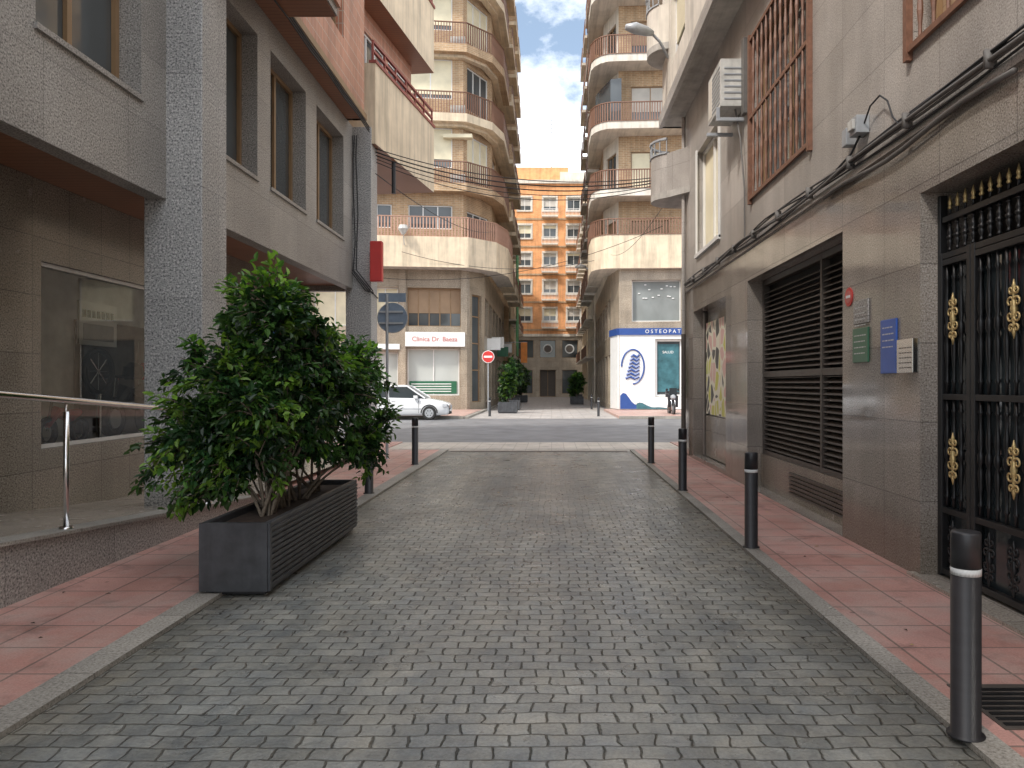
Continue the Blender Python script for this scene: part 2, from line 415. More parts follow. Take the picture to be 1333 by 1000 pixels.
mb=MB(); mb.box(-4.6,-2.56,-12,17.7,-.05,.03,'side'); mb.box(-40,-3.9,17.7,20.1,-.05,.032,'side')
mb.build('sidewalk')
mb=MB(); mb.hexa([(1.722,-12,-.05),(1.902,-12,-.05),(1.902,17.7,-.05),(1.802,17.7,-.05),(1.722,-12,.034),(1.902,-12,.034),(1.902,17.7,.034),(1.802,17.7,.034)],'kerb'); mb.build('kerb')
mb=MB(); mb.box(-2.56,-2.382,-12,17.7,-.05,.034,'kerb'); mb.build('kerb')
mb=MB(); mb.box(-60,-3.9,33.9,34.1,-.05,.12,'kerb'); mb.box(-60,-3.9,34.1,43,-.05,.118,'sideF'); mb.box(-3.9,-3.7,34,66,-.05,.10,'kerb')
mb.build('far_sidewalk')
mb=MB(); mb.box(3.0,60,33.9,34.1,-.05,.12,'kerb'); mb.box(3.0,60,34.1,44,-.05,.118,'sideF'); mb.build('far_sidewalk')
mb=MB(); mb.face([(-3.7,34,.006),(3.0,34,.006),(4,92,.006),(-4.4,92,.006)],'alley'); mb.build('alley_paving')
mb=MB()
for i in range(14):
    if i in(5,6,7,8): continue
    mb.face([(-28+i*4,27.0,.005),(-26+i*4,27.0,.005),(-26+i*4,27.12,.005),(-28+i*4,27.12,.005)],'white')
mb.build('lane_marking')
mb=MB(); mb.box(1.98,2.38,3.35,3.85,.0,.036,'louv')
for i in range(8):
    mb.box(2.0,2.36,3.38+i*.055,3.405+i*.055,.036,.041,'iron')
mb.build('utility_cover')

# ---------------------------------------------------------------- left near building
LB=empty('granite_apartment_building')
WX=-4.3; LH=14.2; Y0=-3.0  # LH: unseen top storeys left off so more daylight reaches the street
def U(y): return y-Y0
f=F((WX,Y0),(WX,17.2))
mb=MB()
wins=((-1.8,0),(1.2,3.0),(3.9,5.6),(6.4,8.05),(9.35,11.23),(11.75,13.44),(14.05,15.87))
win=dict(z=(4.55,6.65),d=.28,fr='frameB',k='glass',fw=.07,nx=2,rev='granL')
facade(mb,f,3.6,7.1,[dict(win,u=(U(a),U(b))) for a,b in wins],'granL')
for a,b in wins: mb.box(WX-.27,WX+.03,a-.02,b+.02,4.50,4.552,'granL')
mb.face([(WX,Y0,3.6),(WX,17.2,3.6),(WX-.2,17.2,3.6),(WX-.2,Y0,3.6)],'granL')
mb.face([(WX-.2,Y0,3.6),(WX-.2,17.2,3.6),(WX-.2,17.2,3.72),(WX-.2,Y0,3.72)],'granL')
mb.box(-12,WX-.01,17.0,17.19,3.6,7.1,'granL')
mb.box(-12,WX-.01,Y0-.2,Y0-.01,0,7.1,'granL')
mb.build('upper_walls',LB)
mb=MB()
mb.face([(WX-.2,Y0,3.72),(WX-.2,17.1,3.72),(-5.6,17.1,3.72),(-5.6,Y0,3.72)],'wood')
mb.build('porch_soffit',LB)
mb=MB()
for y0 in (.4,8.57,):
    mb.box(-4.55,-3.9,y0,y0+.65,0,7.1,'granCol')
mb.box(-4.45,-3.9,16.6,17.18,0,7.1,'granCol')
mb.build('columns',LB,bevel=.012)
mb=MB(); fs=F((-5.45,Y0),(-5.45,17.1))
sh=dict(z=(.84,2.86),d=.10,fr='frameW',fw=.045,k='sglass',rev='granShop')
facade(mb,fs,-.1,3.72,[dict(sh,u=(U(1.5),U(4.2))),dict(sh,u=(U(4.9),U(7.55)),z=(.3,2.86),fr='frameB'),dict(sh,u=(U(8.2),U(11.3))),dict(sh,u=(U(11.7),U(15.8)),nx=2)],'granShop')
mb.box(-12,-5.46,17.0,17.1,0,3.72,'granShop')
mb.build('shopfront',LB)
mb=MB()
mb.box(-7.2,-7.1,Y0,17,0,3.7,'inter'); mb.box(-7.1,-5.6,Y0,17,0.2,.3,'inter'); mb.box(-7.1,-5.6,Y0,17,3.6,3.7,'inter')
mb.box(-7.09,-7.0,8.4,9.7,.9,2.6,'teal'); mb.box(-7.09,-7.0,11.4,13.2,.4,2.5,'louv')
# white poster board just behind the glass
mb.box(-5.72,-5.69,9.25,10.05,2.02,2.55,'white')
for i in range(7): mb.box(-5.689,-5.685,9.31+i*.10,9.38+i*.10,2.36,2.45,'rubber')
mb.box(-5.689,-5.684,9.33,9.97,2.08,2.28,'grey')
# helmets / wheel on stand / scooter on a low plinth
mb.tube([(-5.75,9.75+.30*math.cos(t/12*math.pi),1.70+.27*math.sin(t/12*math.pi)) for t in range(25)],.035,'rubber',8)
for q in range(8): mb.tube([(-5.75,9.75,1.70),(-5.75,9.75+.29*math.cos(q*math.pi/4),1.70+.26*math.sin(q*math.pi/4))],.006,'steel')
mb.cyl((-5.75,9.75,.8),(-5.75,9.75,1.44),.03,'steel'); mb.box(-6.6,-5.62,8.3,11.2,.6,.84,'inter')
for wy in (10.15,11.0):
    mb.tube([(-5.8,wy+.2*math.cos(t*math.pi/10),1.08+.2*math.sin(t*math.pi/10)) for t in range(21)],.06,'rubber',8); mb.cyl((-5.83,wy,1.08),(-5.76,wy,1.08),.13,'grey',14)
mb.tube([(-5.8,10.15,1.22),(-5.8,10.35,1.42),(-5.8,10.65,1.32),(-5.8,11.0,1.48)],[.06,.13,.15,.1],'black',8)
mb.tube([(-5.8,10.17,1.1),(-5.8,10.25,1.62)],.025,'steel'); mb.tube([(-6.05,10.28,1.64),(-5.6,10.28,1.64)],.02,'rubber')
mb.tube([(-5.8,10.65,1.6),(-5.8,10.65,1.66),(-5.8,10.65,1.78),(-5.8,10.65,1.84)],[.10,.14,.12,.04],'rubber',12)
mb.tube([(-5.8,10.95,1.6),(-5.8,10.95,1.66),(-5.8,10.95,1.78),(-5.8,10.95,1.84)],[.10,.14,.12,.04],'red',12)
for wy in (8.75,9.35): mb.tube([(-5.75,wy+.14*math.cos(t*math.pi/10),.99+.14*math.sin(t*math.pi/10)) for t in range(21)],.035,'rubber',8)
mb.tube([(-5.75,8.75,1.05),(-5.75,8.9,1.22),(-5.75,9.15,1.16),(-5.75,9.35,1.2)],[.03,.07,.08,.04],'red',8)
mb.tube([(-5.75,8.76,1.0),(-5.75,8.84,1.36)],.015,'steel'); mb.tube([(-5.9,8.85,1.37),(-5.62,8.85,1.37)],.012,'rubber')
mb.box(-6.4,-6.0,11.9,12.6,.3,2.2,'white'); mb.box(-6.4,-6.0,13.4,14.4,.3,1.8,'cream2')
mb.build('shop_interior',LB)
mb=MB()
f2=F((-3.95,Y0),(-3.95,16.2))
ops=[]
for z in (8.1,11.2):
    for y in (-.5,3,6.5,13.0):
        ops.append(dict(u=(U(y),U(y+1.6)),z=(z,z+1.5),d=.2,k='shut',open=.4,fr='frameB'))
facade(mb,f2,7.1,LH,ops,'tileR')
mb.box(-12,-3.951,16.1,16.2,7.1,LH,'tileR'); mb.box(-12,-3.951,Y0,Y0+.1,7.1,LH,'tileR'); mb.box(-12,-11.9,Y0+.1,16.1,0,LH,'tileR')
mb.box(-12.2,-3.9,Y0,16.2,LH,LH+.2,'conc')
mb.face([(-3.951,Y0,7.1),(-3.951,16.2,7.1),(-5.0,16.2,7.1),(-5.0,Y0,7.1)],'wood')
mb.box(-3.97,-3.90,Y0,16.22,7.1,7.22,'frameB')
mb.build('tiled_upper_floors',LB)
mb=MB()
for z in (6.95,10.1):
    mb.box(-3.948,-3.15,8.6,11.3,z,z+.12,'granL',) ; mb.box(-3.94,-3.17,8.62,11.28,z-.02,z,'wood')
    mb.box(-3.2,-3.1,8.6,11.3,z+.12,z+1.1,'tileR'); mb.box(-3.9,-3.2,8.6,8.7,z+.12,z+1.1,'tileR'); mb.box(-3.9,-3.2,11.2,11.3,z+.12,z+1.1,'tileR')
mb.build('tiled_balconies',LB)
mb=MB()
P=[(-3.82,16.65),(-3.2,20.9)]
for k,z in enumerate((6.75,10.0)):
    mb.prism([(-8,16.65),P[0],P[1],(-8,21.5)],z,z+.12,'cream','conc','wood')
    fo=F(P[0],P[1])
    mb.obox(fo,0,fo.L,-.12,0,z+.12,z+1.75,'cream')
    mb.obox(fo,-.02,fo.L+.02,-.14,.03,z+1.75,z+1.82,'railR')
    for u in [i*fo.L/6 for i in range(7)]: mb.obox(fo,u-.02,u+.02,-.08,-.04,z+1.82,z+2.25,'railR')
    for h in (2.0,2.2): mb.obox(fo,0,fo.L,-.09,-.03,z+h,z+h+.05,'railR')
    fe=F(P[1],(-8,21.5)); mb.obox(fe,.001,fe.L,-.12,0,z+.12,z+1.75,'cream')
    fe=F((-5.5,16.651),P[0]); mb.obox(fe,0,fe.L-.002,-.12,0,z+.12,z+1.75,'cream')
fo=F((-4.3,16.7),(-3.75,20.5))
ops=[]
for z in (7.0,10.25):
    ops.append(dict(u=(.3,1.9),z=(z+.1,z+2.5),d=.1,k='glass',nx=3,fr='frameW',fw=.05)); ops.append(dict(u=(2.1,3.6),z=(z+.1,z+2.5),d=.1,k='glass',nx=2,fr='frameW'))
facade(mb,fo,6.87,LH,ops,'tileR')
fo=F((-3.75,20.5),(-8,21.2)); facade(mb,fo,6.87,LH,[],'brickF')
mb.box(-12,-4.4,16.3,20.3,6.9,LH,'brickF')
mb.build('corner_bays',LB)
mb=MB(); mb.cyl((-3.7,18.0,6.0),(-3.7,18.0,6.75),.05,'black'); mb.build('drain_stub',LB)
mb=MB()
for k in range(4):
    x=-4.35+.05*k
    pts=[(x,16.56,6.9)]+[(x+rr(-.03,.03),16.55,6.4-i*.6) for i in range(5)]+[(x+.35,16.52,3.55),(-3.87,16.7,3.5),(-3.87,17.1,3.45)]
    mb.tube(pts,.012,'cable')
for k in range(3):
    mb.tube([(-3.87,9.3+i,7.02-.05*k-.03*(i%2)) for i in range(8)],.014,'cable')
mb.build('wall_cables',LB)

def pz(y): return max(.10,.44-.075*(y-5.1))
mb=MB()
ys=[-3,-2,0,2,4,6,8,9.6,12,16.6]
for a,b in zip(ys[:-1],ys[1:]):
    mb.face([(-3.86,a,pz(a)),(-5.45,a,pz(a)),(-5.45,b,pz(b)),(-3.86,b,pz(b))],'porch')
    if b<=9.6:
        mb.hexa([(-3.87,a,0),(-3.70,a,0),(-3.70,b,0),(-3.87,b,0),(-3.87,a,pz(a)+.012),(-3.70,a,pz(a)+.012),(-3.70,b,pz(b)+.012),(-3.87,b,pz(b)+.012)],'granL')
        mb.hexa([(-3.90,a,pz(a)+.014),(-3.67,a,pz(a)+.014),(-3.67,b,pz(b)+.014),(-3.90,b,pz(b)+.014),(-3.90,a,pz(a)+.04),(-3.67,a,pz(a)+.04),(-3.67,b,pz(b)+.04),(-3.90,b,pz(b)+.04)],'kerb')
mb.build('porch_ramp')
mb=MB()
pts=[(-3.76,y,pz(y)+1.04) for y in (-3,0,2,4,6,7.6,8.3)]+[(-3.76,8.4,pz(8.4)+.95),(-3.76,8.4,pz(8.4)+.1)]
mb.tube(pts,.026,'steel',12)
for y in (-2.8,.1,3.0,5.95,8.38):
    mb.cyl((-3.76,y,pz(y)+.03),(-3.76,y,pz(y)+.95),.021,'steel'); mb.cyl((-3.76,y,pz(y)+.03),(-3.76,y,pz(y)+.06),.05,'steel')
    mb.cyl((-3.76,y,pz(y)+.9),(-3.76,y,pz(y)+1.02),.010,'steel')
o=mb.build('handrail',smooth=False)
for p in o.data.polygons: p.use_smooth=len(p.vertices)==4

e=empty('red_shop_sign'); mb=MB(); mb.box(-3.86,-3.60,16.3,16.46,3.72,4.58,'red'); mb.box(-3.90,-3.86,16.34,16.42,3.9,3.96,'grey'); mb.box(-3.90,-3.86,16.34,16.42,4.3,4.36,'grey'); mb.build('box',e,bevel=.02)
e=empty('traffic_sign'); mb=MB()
mb.cyl((-3.32,15.5,0.03),(-3.32,15.5,3.35),.03,'grey'); mb.build('pole',e)
mb=MB(); mb.cyl((-3.22,15.54,2.88),(-3.22,15.56,2.88),.30,'signback',40); mb.tube([(-3.22+.30*math.cos(t*math.pi/16),15.55,2.88+.30*math.sin(t*math.pi/16)) for t in range(33)],.012,'grey',6)
mb.box(-3.50,-2.95,15.53,15.56,3.2,3.38,'signback'); mb.box(-3.48,-3.0,15.50,15.53,2.75,2.79,'grey'); mb.box(-3.48,-3.0,15.50,15.53,2.98,3.02,'grey')
mb.build('plates',e)

# ---------------------------------------------------------------- right near building
RB=empty('polished_granite_building')
RX=2.88; RH=10.6; Y1=-3.0  # RH: roof set lower than the real one, opening the street to daylight
f=F((RX,Y1),(RX,16.7),out=-1)
def U(y): return y-Y1
mb=MB()
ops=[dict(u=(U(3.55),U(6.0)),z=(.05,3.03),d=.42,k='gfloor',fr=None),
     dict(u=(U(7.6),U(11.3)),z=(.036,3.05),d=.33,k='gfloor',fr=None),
     dict(u=(U(12.7),U(15.6)),z=(.10,3.0),d=.25,k='granR',fr=None),
     dict(u=(U(-2.4),U(1)),z=(.1,3.0),d=.3,k='shutB',fr=None)]
facade(mb,f,-.05,3.5,ops,'granR')
mb.box(RX,10,16.5,16.699,0,3.5,'granR')
mb.build('ground_floor_wall',RB)
mb=MB()
mb.box(RX-.035,RX+.05,Y1,16.73,3.5,3.56,'granRu')
ops=[dict(u=(U(13.15),U(15.2)),z=(4.1,6.1),d=.16,k='shut',fr='frameW',nx=2),
     dict(u=(U(8.55),U(11.0)),z=(4.27,6.5),d=.2,k='glass',fr='frameB',nx=2),
     dict(u=(U(4.3),U(6.1)),z=(4.25,6.5),d=.2,k='shutB',fr='frameB'),
     dict(u=(U(-1),U(2)),z=(4.25,6.5),d=.2,k='shutB',fr='frameB')]
facade(mb,f,3.56,7.3,ops,'granRu')
mb.box(RX,10,16.5,16.699,3.56,7.3,'granRu')
mb.build('first_floor_wall',RB)
mb=MB()
fu=F((2.5,Y1),(2.5,17.3),out=-1); ops=[]
for z in (8.2,):
    for y in (-1,3,7,11,14.4): ops.append(dict(u=(U(y),U(y+1.7)),z=(z,z+1.5),d=.15,k='shut',open=.3,fr='frameW'))
facade(mb,fu,7.3,RH,ops,'cream2')
mb.box(2.501,10,17.2,17.3,7.3,RH,'cream2'); mb.box(2.501,10,Y1,Y1+.1,0,RH,'cream2'); mb.box(9.9,10,Y1+.1,17.2,0,RH,'cream2'); mb.box(2.3,10,Y1,17.3,RH,RH+.2,'conc')
mb.face([(2.5,Y1,7.3),(2.5,17.3,7.3),(3.2,17.3,7.3),(3.2,Y1,7.3)],'conc')
mb.box(2.42,2.499,Y1,17.35,7.3,7.55,'granRu')
mb.build('upper_floors',RB)
mb=MB()
for y0,y1 in ((8.5,11.05),(4.25,6.15)):
    n=int((y1-y0)/.21)
    for i in range(n+1):
        y=y0+(y1-y0)*i/n
        for (za,zb) in ((4.2,5.33),(5.38,6.5)):
            mb.tube([(RX-.03,y,za+(zb-za)*q) for q in (0,.1,.2,.35,.5,.65,.8,.9,1)],[.014,.014,.024,.014,.026,.014,.024,.014,.014],'woodl',6)
    for z in (4.18,5.33,6.45): mb.box(RX-.045,RX-.012,y0,y1,z,z+.05,'woodl')
    for y in (y0,y1): mb.box(RX-.055,RX-.001,y-.03,y+.03,4.12,6.55,'woodl')
mb.box(RX-.03,RX-.001,13.1,13.18,4.05,6.15,'frameW'); mb.box(RX-.03,RX-.001,15.15,15.24,4.05,6.15,'frameW'); mb.box(RX-.05,RX-.001,13.1,15.24,4.02,4.09,'frameW')
mb.build('window_lattices',RB)
mb=MB()
def arc(cx,cy,r,a0,a1,n=8,ry=None): 
    ry=ry or r
    return [(cx+r*math.cos(math.radians(a0+(a1-a0)*i/n)),cy+ry*math.sin(math.radians(a0+(a1-a0)*i/n))) for i in range(n+1)]
for z in (5.55,8.7):
    pl=[(3.6,16.0)]+arc(2.75,16.9,.65,225,110,8)+[(3.6,17.9)]
    if z<6: pl=[(2.879,16.0)]+arc(2.75,17.0,.55,240,100,8)+[(3.4,17.6),(3.4,16.71),(2.879,16.71)]
    mb.prism(pl,z,z+.14,'conc'); 
    mb.prism(pl,z+.14,z+.95,'granRu' if z<6 else 'cream2')
    railing(mb,pl[1:10],z+.95,z+1.25,'grey',.15,.01)
mb.build('end_balconies',RB)
ac=empty('air_conditioner'); mb=MB()
mb.box(2.50,2.86,11.35,12.25,5.65,6.35,'acw'); mb.box(2.45,2.86,11.4,11.46,5.45,5.5,'grey'); mb.box(2.45,2.86,12.1,12.16,5.45,5.5,'grey')
mb.box(2.45,2.5,11.4,11.46,5.5,5.65,'grey')
for i in range(9): mb.box(2.493,2.502,11.4,11.95,5.72+i*.065,5.745+i*.065,'grey')
mb.box(2.494,2.501,11.97,12.2,5.7,6.3,'cream2')
for i in range(6): mb.box(2.55,2.82,11.341,11.352,5.75+i*.09,5.775+i*.09,'grey')
mb.box(2.80,2.86,11.2,11.34,5.5,6.6,'cableg')
mb.tube([(2.75,11.5,5.65),(2.8,11.4,5.2),(2.84,11.3,4.4),(2.84,11.3,3.65)],.014,'cableg')
mb.build('unit',ac,bevel=.01)
mb=MB(); X=3.14
mb.box(X-.06,3.2,7.61,11.29,.0,.52,'granShop')
for i in range(34):
    z=.60+i*.068
    if abs(z-1.68)<.05: continue
    mb.hexa([(X-.03,7.66,z),(X-.03,11.24,z),(X+.04,11.24,z+.045),(X+.04,7.66,z+.045),(X-.03,7.66,z+.008),(X-.03,11.24,z+.008),(X+.04,11.24,z+.053),(X+.04,7.66,z+.053)],'louv')
for y in (7.62,8.8,11.22): mb.box(X-.045,X+.05,y,y+.05,.52,3.04,'louv')
mb.box(X-.042,X+.04,7.62,11.28,1.64,1.72,'louv'); mb.box(X-.042,X+.04,7.62,11.28,2.97,3.045,'louv'); mb.box(X-.042,X+.04,7.62,11.28,.521,.58,'louv')
for i in range(6): mb.box(X-.085,X-.062,7.8,9.9,.13+i*.05,.155+i*.05,'louv')
mb.build('garage_louvres',RB)
mb=MB()
mb.box(3.09,3.11,13.5,15.35,.95,2.75,'leo'); mb.box(3.07,3.12,12.72,12.78,.12,2.98,'louv'); mb.box(3.07,3.12,15.36,15.44,.12,2.98,'louv'); mb.box(3.07,3.12,15.44,15.59,.12,2.98,'granRu')
mb.box(3.08,3.12,13.5,15.35,.12,.92,'granShop'); mb.build('leopard_poster',RB)
mb=MB(); mb.cyl((2.80,16.3,.03),(2.80,16.3,2.6),.05,'louv'); mb.cyl((2.80,16.3,2.6),(2.80,16.3,7.2),.04,'granRu',); mb.build('downpipe',RB)
mb=MB()
for k in range(7):
    pts=[]; ph=rr(0,6)
    for i in range(54):
        y=-2.9+i*.36
        z=3.60+.012*k+.035*math.sin(y*1.1+ph)*(.3+.15*k)-.05*abs(math.sin(y*.75+k*.3))*(k%3==0)
        pts.append((RX-.05-.012*(k%4),y,z))
    mb.tube(pts,rr(.009,.017),'cableg' if k%2 else 'cable')
pts=[(RX-.045,4.7+i*.3,3.46+.03*math.sin(i*.8)) for i in range(12)]; mb.tube(pts,.02,'cableg')
for i in range(16):
    y=-2+i*1.15; mb.box(RX-.11,RX-.0355,y,y+.03,3.56,3.68,'cableg')
mb.build('cable_bundle',RB,smooth=True)
mb=MB(); mb.box(RX-.12,RX-.001,6.95,7.12,3.82,3.98,'grey'); mb.box(RX-.15,RX-.12,6.98,7.09,3.86,3.95,'acw'); mb.box(RX-.10,RX-.001,7.25,7.36,3.80,3.96,'grey')
mb.tube([(RX-.05,7.05,3.82),(RX-.07,7.2,3.7),(RX-.06,7.6,3.66)],.012,'cable')
mb.tube([(RX-.05,6.95,3.9),(RX-.06,6.8,4.0),(RX-.06,6.6,4.02),(RX-.06,6.45,3.92),(RX-.06,6.35,3.75),(RX-.06,6.25,3.66),(RX-.06,6.1,3.64)],.009,'cable')
jb=empty('junction_box'); mb.build('box',jb,bevel=.006)
G=empty('wrought_iron_gate'); mb=MB(); GX=RX+.16
def gx(m,y0,y1,z0,z1,t=.02,mat='iron'): m.box(GX-t,GX+t,y0,y1,z0,z1,mat)
for y in (3.58,4.36,4.42,5.47,5.53,5.93): gx(mb,y,y+.05,.08,2.55,.028)
for z in (.08,.55,1.42,2.45,2.5,2.78): mb.box(GX-.024,GX+.024,3.63,5.93,z,z+.045,'iron')
gx(mb,3.56,3.60,.06,3.0,.03); gx(mb,5.95,5.99,.06,3.0,.03)
mb.build('frame',G,bevel=.004)
mb=MB()
def spindle(y,z0,z1,mat='iron'):
    h=z1-z0; pr=[(0,.011),(.08,.011),(.1,.02),(.12,.011),(.2,.010),(.3,.019),(.38,.021),(.44,.012),(.47,.024),(.53,.024),(.56,.012),(.62,.021),(.7,.019),(.8,.010),(.88,.011),(.9,.02),(.92,.011),(1,.011)]
    mb.lathe(GX,y,[(z0+h*a,b) for a,b in pr],mat,7)
for y0,y1 in ((3.66,4.34),(4.5,5.44),(5.60,5.90)):
    n=max(2,round((y1-y0)/.105))
    for i in range(n+1):
        y=y0+(y1-y0)*i/n
        spindle(y,.60,1.42); spindle(y,1.46,2.45)
for i in range(21):
    y=3.7+i*.108
    spindle(y,2.54,2.78)
    mb.lathe(GX,y,[(2.82,.010),(2.90,.010)],'iron',6)
    mb.lathe(GX,y,[(2.87,.008),(2.885,.018),(2.90,.010),(2.92,.016),(2.98,.001)],'gold',6)
mb.build('spindles',G,smooth=True)
mb=MB()
def curl(cy,cz,s,sy,sz,mat,r=.009,x=GX-.032):
    pts=[]
    for i in range(15):
        t=i/14; a=t*3.6*math.pi/1.6; rad=s*(1-t*.8)
        pts.append((x,cy+sy*(s-rad*math.cos(a)),cz+sz*rad*math.sin(a)))
    mb.tube(pts,[r*(1-.4*i/14) for i in range(15)],mat,6)
def ornament(y,z,mat='gold',s=1):
    mb.lathe(GX-.03,y,[(z-.17*s,.003),(z-.13*s,.014),(z-.1*s,.008),(z-.03*s,.016),(z,.024),(z+.03*s,.016),(z+.1*s,.008),(z+.13*s,.014),(z+.17*s,.003)],mat,7)
    for sy in (-1,1):
        for sz in (-1,1):
            curl(y,z+sz*.04*s,.034*s,sy,sz,mat); curl(y,z+sz*.11*s,.026*s,sy,-sz,mat)
for y in (3.98,5.0,5.76):
    ornament(y,2.03,s=1.15); ornament(y,.93+.05,s=1.15)
for y in (3.98,4.72,5.0,5.28,5.76):
    ornament(y,.33,'iron',1.1)
mb.build('ornaments',G,smooth=True)
mb=MB(); mb.box(GX+.05,GX+.06,3.58,5.97,.08,2.5,'glass'); mb.box(RX-.06,RX+.4,3.4,6.1,-.02,.055,'porch'); mb.build('backing',G)
for nm,y0,y1,z0,z1,mt,t in (('green_plaque',6.95,7.30,1.74,2.06,'green',.02),('blue_plaque',6.38,6.68,1.63,2.09,'blue',.02),('name_plaque',6.95,7.28,2.10,2.32,'granL',.02)):
    e=empty(nm); mb=MB(); mb.box(RX-t,RX-.002,y0,y1,z0,z1,mt); mb.build('plate',e,bevel=.004)
    mb=MB()
    for i in range(4):
        yy=y1-.04
        while yy>y0+.06:
            w=rr(.02,.06); mb.box(RX-t-.0015,RX-t,max(yy-w,y0+.03),yy,z1-.075-i*.055,z1-.065-i*.055,'band'); yy-=w+.012
    mb.build('lettering',e)
e=empty('intercom_panel'); mb=MB(); mb.box(RX-.05,RX-.002,6.02,6.30,1.63,1.90,'steel')
for i in range(5):
    for j in range(5): mb.box(RX-.054,RX-.05,6.05+i*.045,6.07+i*.045,1.665+j*.04,1.675+j*.04,'louv')
mb.build('panel',e,bevel=.005)
e=empty('round_red_sign'); mb=MB(); mb.cyl((RX-.012,7.42,2.38),(RX-.002,7.42,2.38),.09,'red',28); mb.cyl((RX-.015,7.42,2.38),(RX-.012,7.42,2.38),.06,'redt',28)
mb.box(RX-.018,RX-.015,7.37,7.47,2.37,2.395,'white'); mb.build('disc',e)

# ---------------------------------------------------------------- bollards
def bollard(x,y,h=.88):
    e=empty('bollard',(x,y,.03)); mb=MB()
    mb.tube([(0,0,0),(0,0,.01),(0,0,.012),(0,0,h-.187)],[.076,.076,.060,.060],'black',28)
    mb.tube([(0,0,h-.187),(0,0,h-.157)],.0608,'band',28)
    mb.tube([(0,0,h-.157),(0,0,h-.012),(0,0,h-.003),(0,0,h)],[.060,.060,.056,.04],'black',28)
    o=mb.build('post',e,smooth=False)
    for p in o.data.polygons: p.use_smooth=len(p.vertices)==4
    return e
for x,y in ((1.78,3.30),(1.845,7.1),(1.86,10.9),(1.90,14.65),(-2.52,10.6),(-2.56,14.4),(-2.5,1.7)): bollard(x,y)
for x,y in ((-2.9,36),(2.2,36),(-2.8,47),(2.4,46)): bollard(x,y)

# ---------------------------------------------------------------- planter and plant
def bush(name,ells,bases,ntips,nleaf,L,seed,parent,lift=.35,twig=.38,lit=1.0):
    rnd=random.Random(seed); mb=MB(); lf=MB(); lf.mi('leaf'); cols=[]
    tot=[e[3]*e[4]*e[5] for e in ells]
    mains=[]
    def pick(out):
        e=rnd.choices(ells,tot)[0]
        while True:
            v=Vector((rnd.gauss(0,1),rnd.gauss(0,1),rnd.gauss(0,1)))
            if v.length>.01: break
        v.normalize(); rad=(rnd.uniform(.6,1.0) if rnd.random()<out else rnd.uniform(.1,.7))*rnd.uniform(.9,1.08)
        return Vector((e[0]+v.x*e[3]*rad,e[1]+v.y*e[4]*rad,e[2]+v.z*e[5]*rad)),v
    def bez(a,b,c,n): return [a*(1-t)**2+b*2*t*(1-t)+c*t*t for t in [i/n for i in range(n+1)]]
    for i in range(34 if ntips>150 else 12):
        t,v=pick(.6); b=Vector(rnd.choice(bases))+Vector((rnd.gauss(0,.03),rnd.gauss(0,.06),0))
        mid=b.lerp(t,.5); mid.z=max(mid.z,b.z+(t.z-b.z)*.7)+.1; mid.x=mid.x*.6+b.x*.4; mid.y=mid.y*.6+b.y*.4
        pts=bez(b,mid,t,9); r0=rnd.uniform(.010,.019)
        mb.tube(pts,[r0*(1-.8*k/9) for k in range(10)],'bark',6); mains.append(pts)
    for i in range(ntips):
        tip,v=pick(.75)
        best=None;bd=9
        for mp in mains:
            for q in mp[3:9]:
                d=(q-tip).length+max(0,q.z-tip.z)*.6
                if d<bd: bd=d;best=q
        mid=best.lerp(tip,.5)+Vector((0,0,.08+.1*bd)); pts=bez(best,mid,tip,6)
        mb.tube(pts,[.006*(1-.6*k/6) for k in range(7)],'bark',4,caps=False)
        d=(tip-pts[3]).normalized()
        shade=rnd.uniform(.6,1.25); yel=rnd.random()<.28
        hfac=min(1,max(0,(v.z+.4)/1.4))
        for k in range(nleaf):
            t=rnd.random()**.7
            q=tip-d*twig*(1-t)+Vector((rnd.gauss(0,.028),rnd.gauss(0,.028),rnd.gauss(0,.028)))
            dirv=(d*.5+Vector((rnd.gauss(0,.6),rnd.gauss(0,.6),rnd.gauss(-.15,.45)))+v*.3).normalized()
            ll=L*rnd.uniform(.65,1.2); w=ll*rnd.uniform(.22,.29)
            up=Vector((rnd.gauss(0,.45),rnd.gauss(0,.45),1)); s=dirv.cross(up)
            if s.length<.05: continue
            s.normalize(); nn=s.cross(dirv).normalized()
            fold=nn*w*.35; droop=-nn*ll*.12
            B=q; T=q+dirv*ll+droop*1.3
            L1=q+dirv*ll*.32+s*w+fold; L2=q+dirv*ll*.68+s*w*.8+fold+droop*.5
            R1=q+dirv*ll*.32-s*w+fold; R2=q+dirv*ll*.68-s*w*.8+fold+droop*.5
            b0=len(lf.v); lf.v+=[tuple(x) for x in (B,L1,L2,T,R2,R1)]
            lf.f+=[(b0,b0+1,b0+2,b0+3),(b0,b0+3,b0+4,b0+5)]; lf.m+=[0,0]
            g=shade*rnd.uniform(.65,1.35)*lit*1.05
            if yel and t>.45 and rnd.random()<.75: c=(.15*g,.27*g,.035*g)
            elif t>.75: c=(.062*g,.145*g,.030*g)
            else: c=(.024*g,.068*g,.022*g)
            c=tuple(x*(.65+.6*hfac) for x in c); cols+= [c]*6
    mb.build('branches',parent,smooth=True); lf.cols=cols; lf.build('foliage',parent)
def planterbox(mb,x0,x1,y0,y1,z0,z1):
    mb.box(x0+.03,x1-.03,y0+.03,y1-.03,0.02,z0,'black')
    mb.box(x0,x1,y0,y1,z0,z1-.07,'planter')
    t=.04
    mb.box(x0,x1,y0,y0+t,z1-.07,z1,'planter'); mb.box(x0,x1,y1-t,y1,z1-.07,z1,'planter'); mb.box(x0,x0+t,y0+t,y1-t,z1-.07,z1,'planter'); mb.box(x1-t,x1,y0+t,y1-t,z1-.07,z1,'planter')
    mb.box(x0+t,x1-t,y0+t,y1-t,z1-.07,z1-.05,'soil')
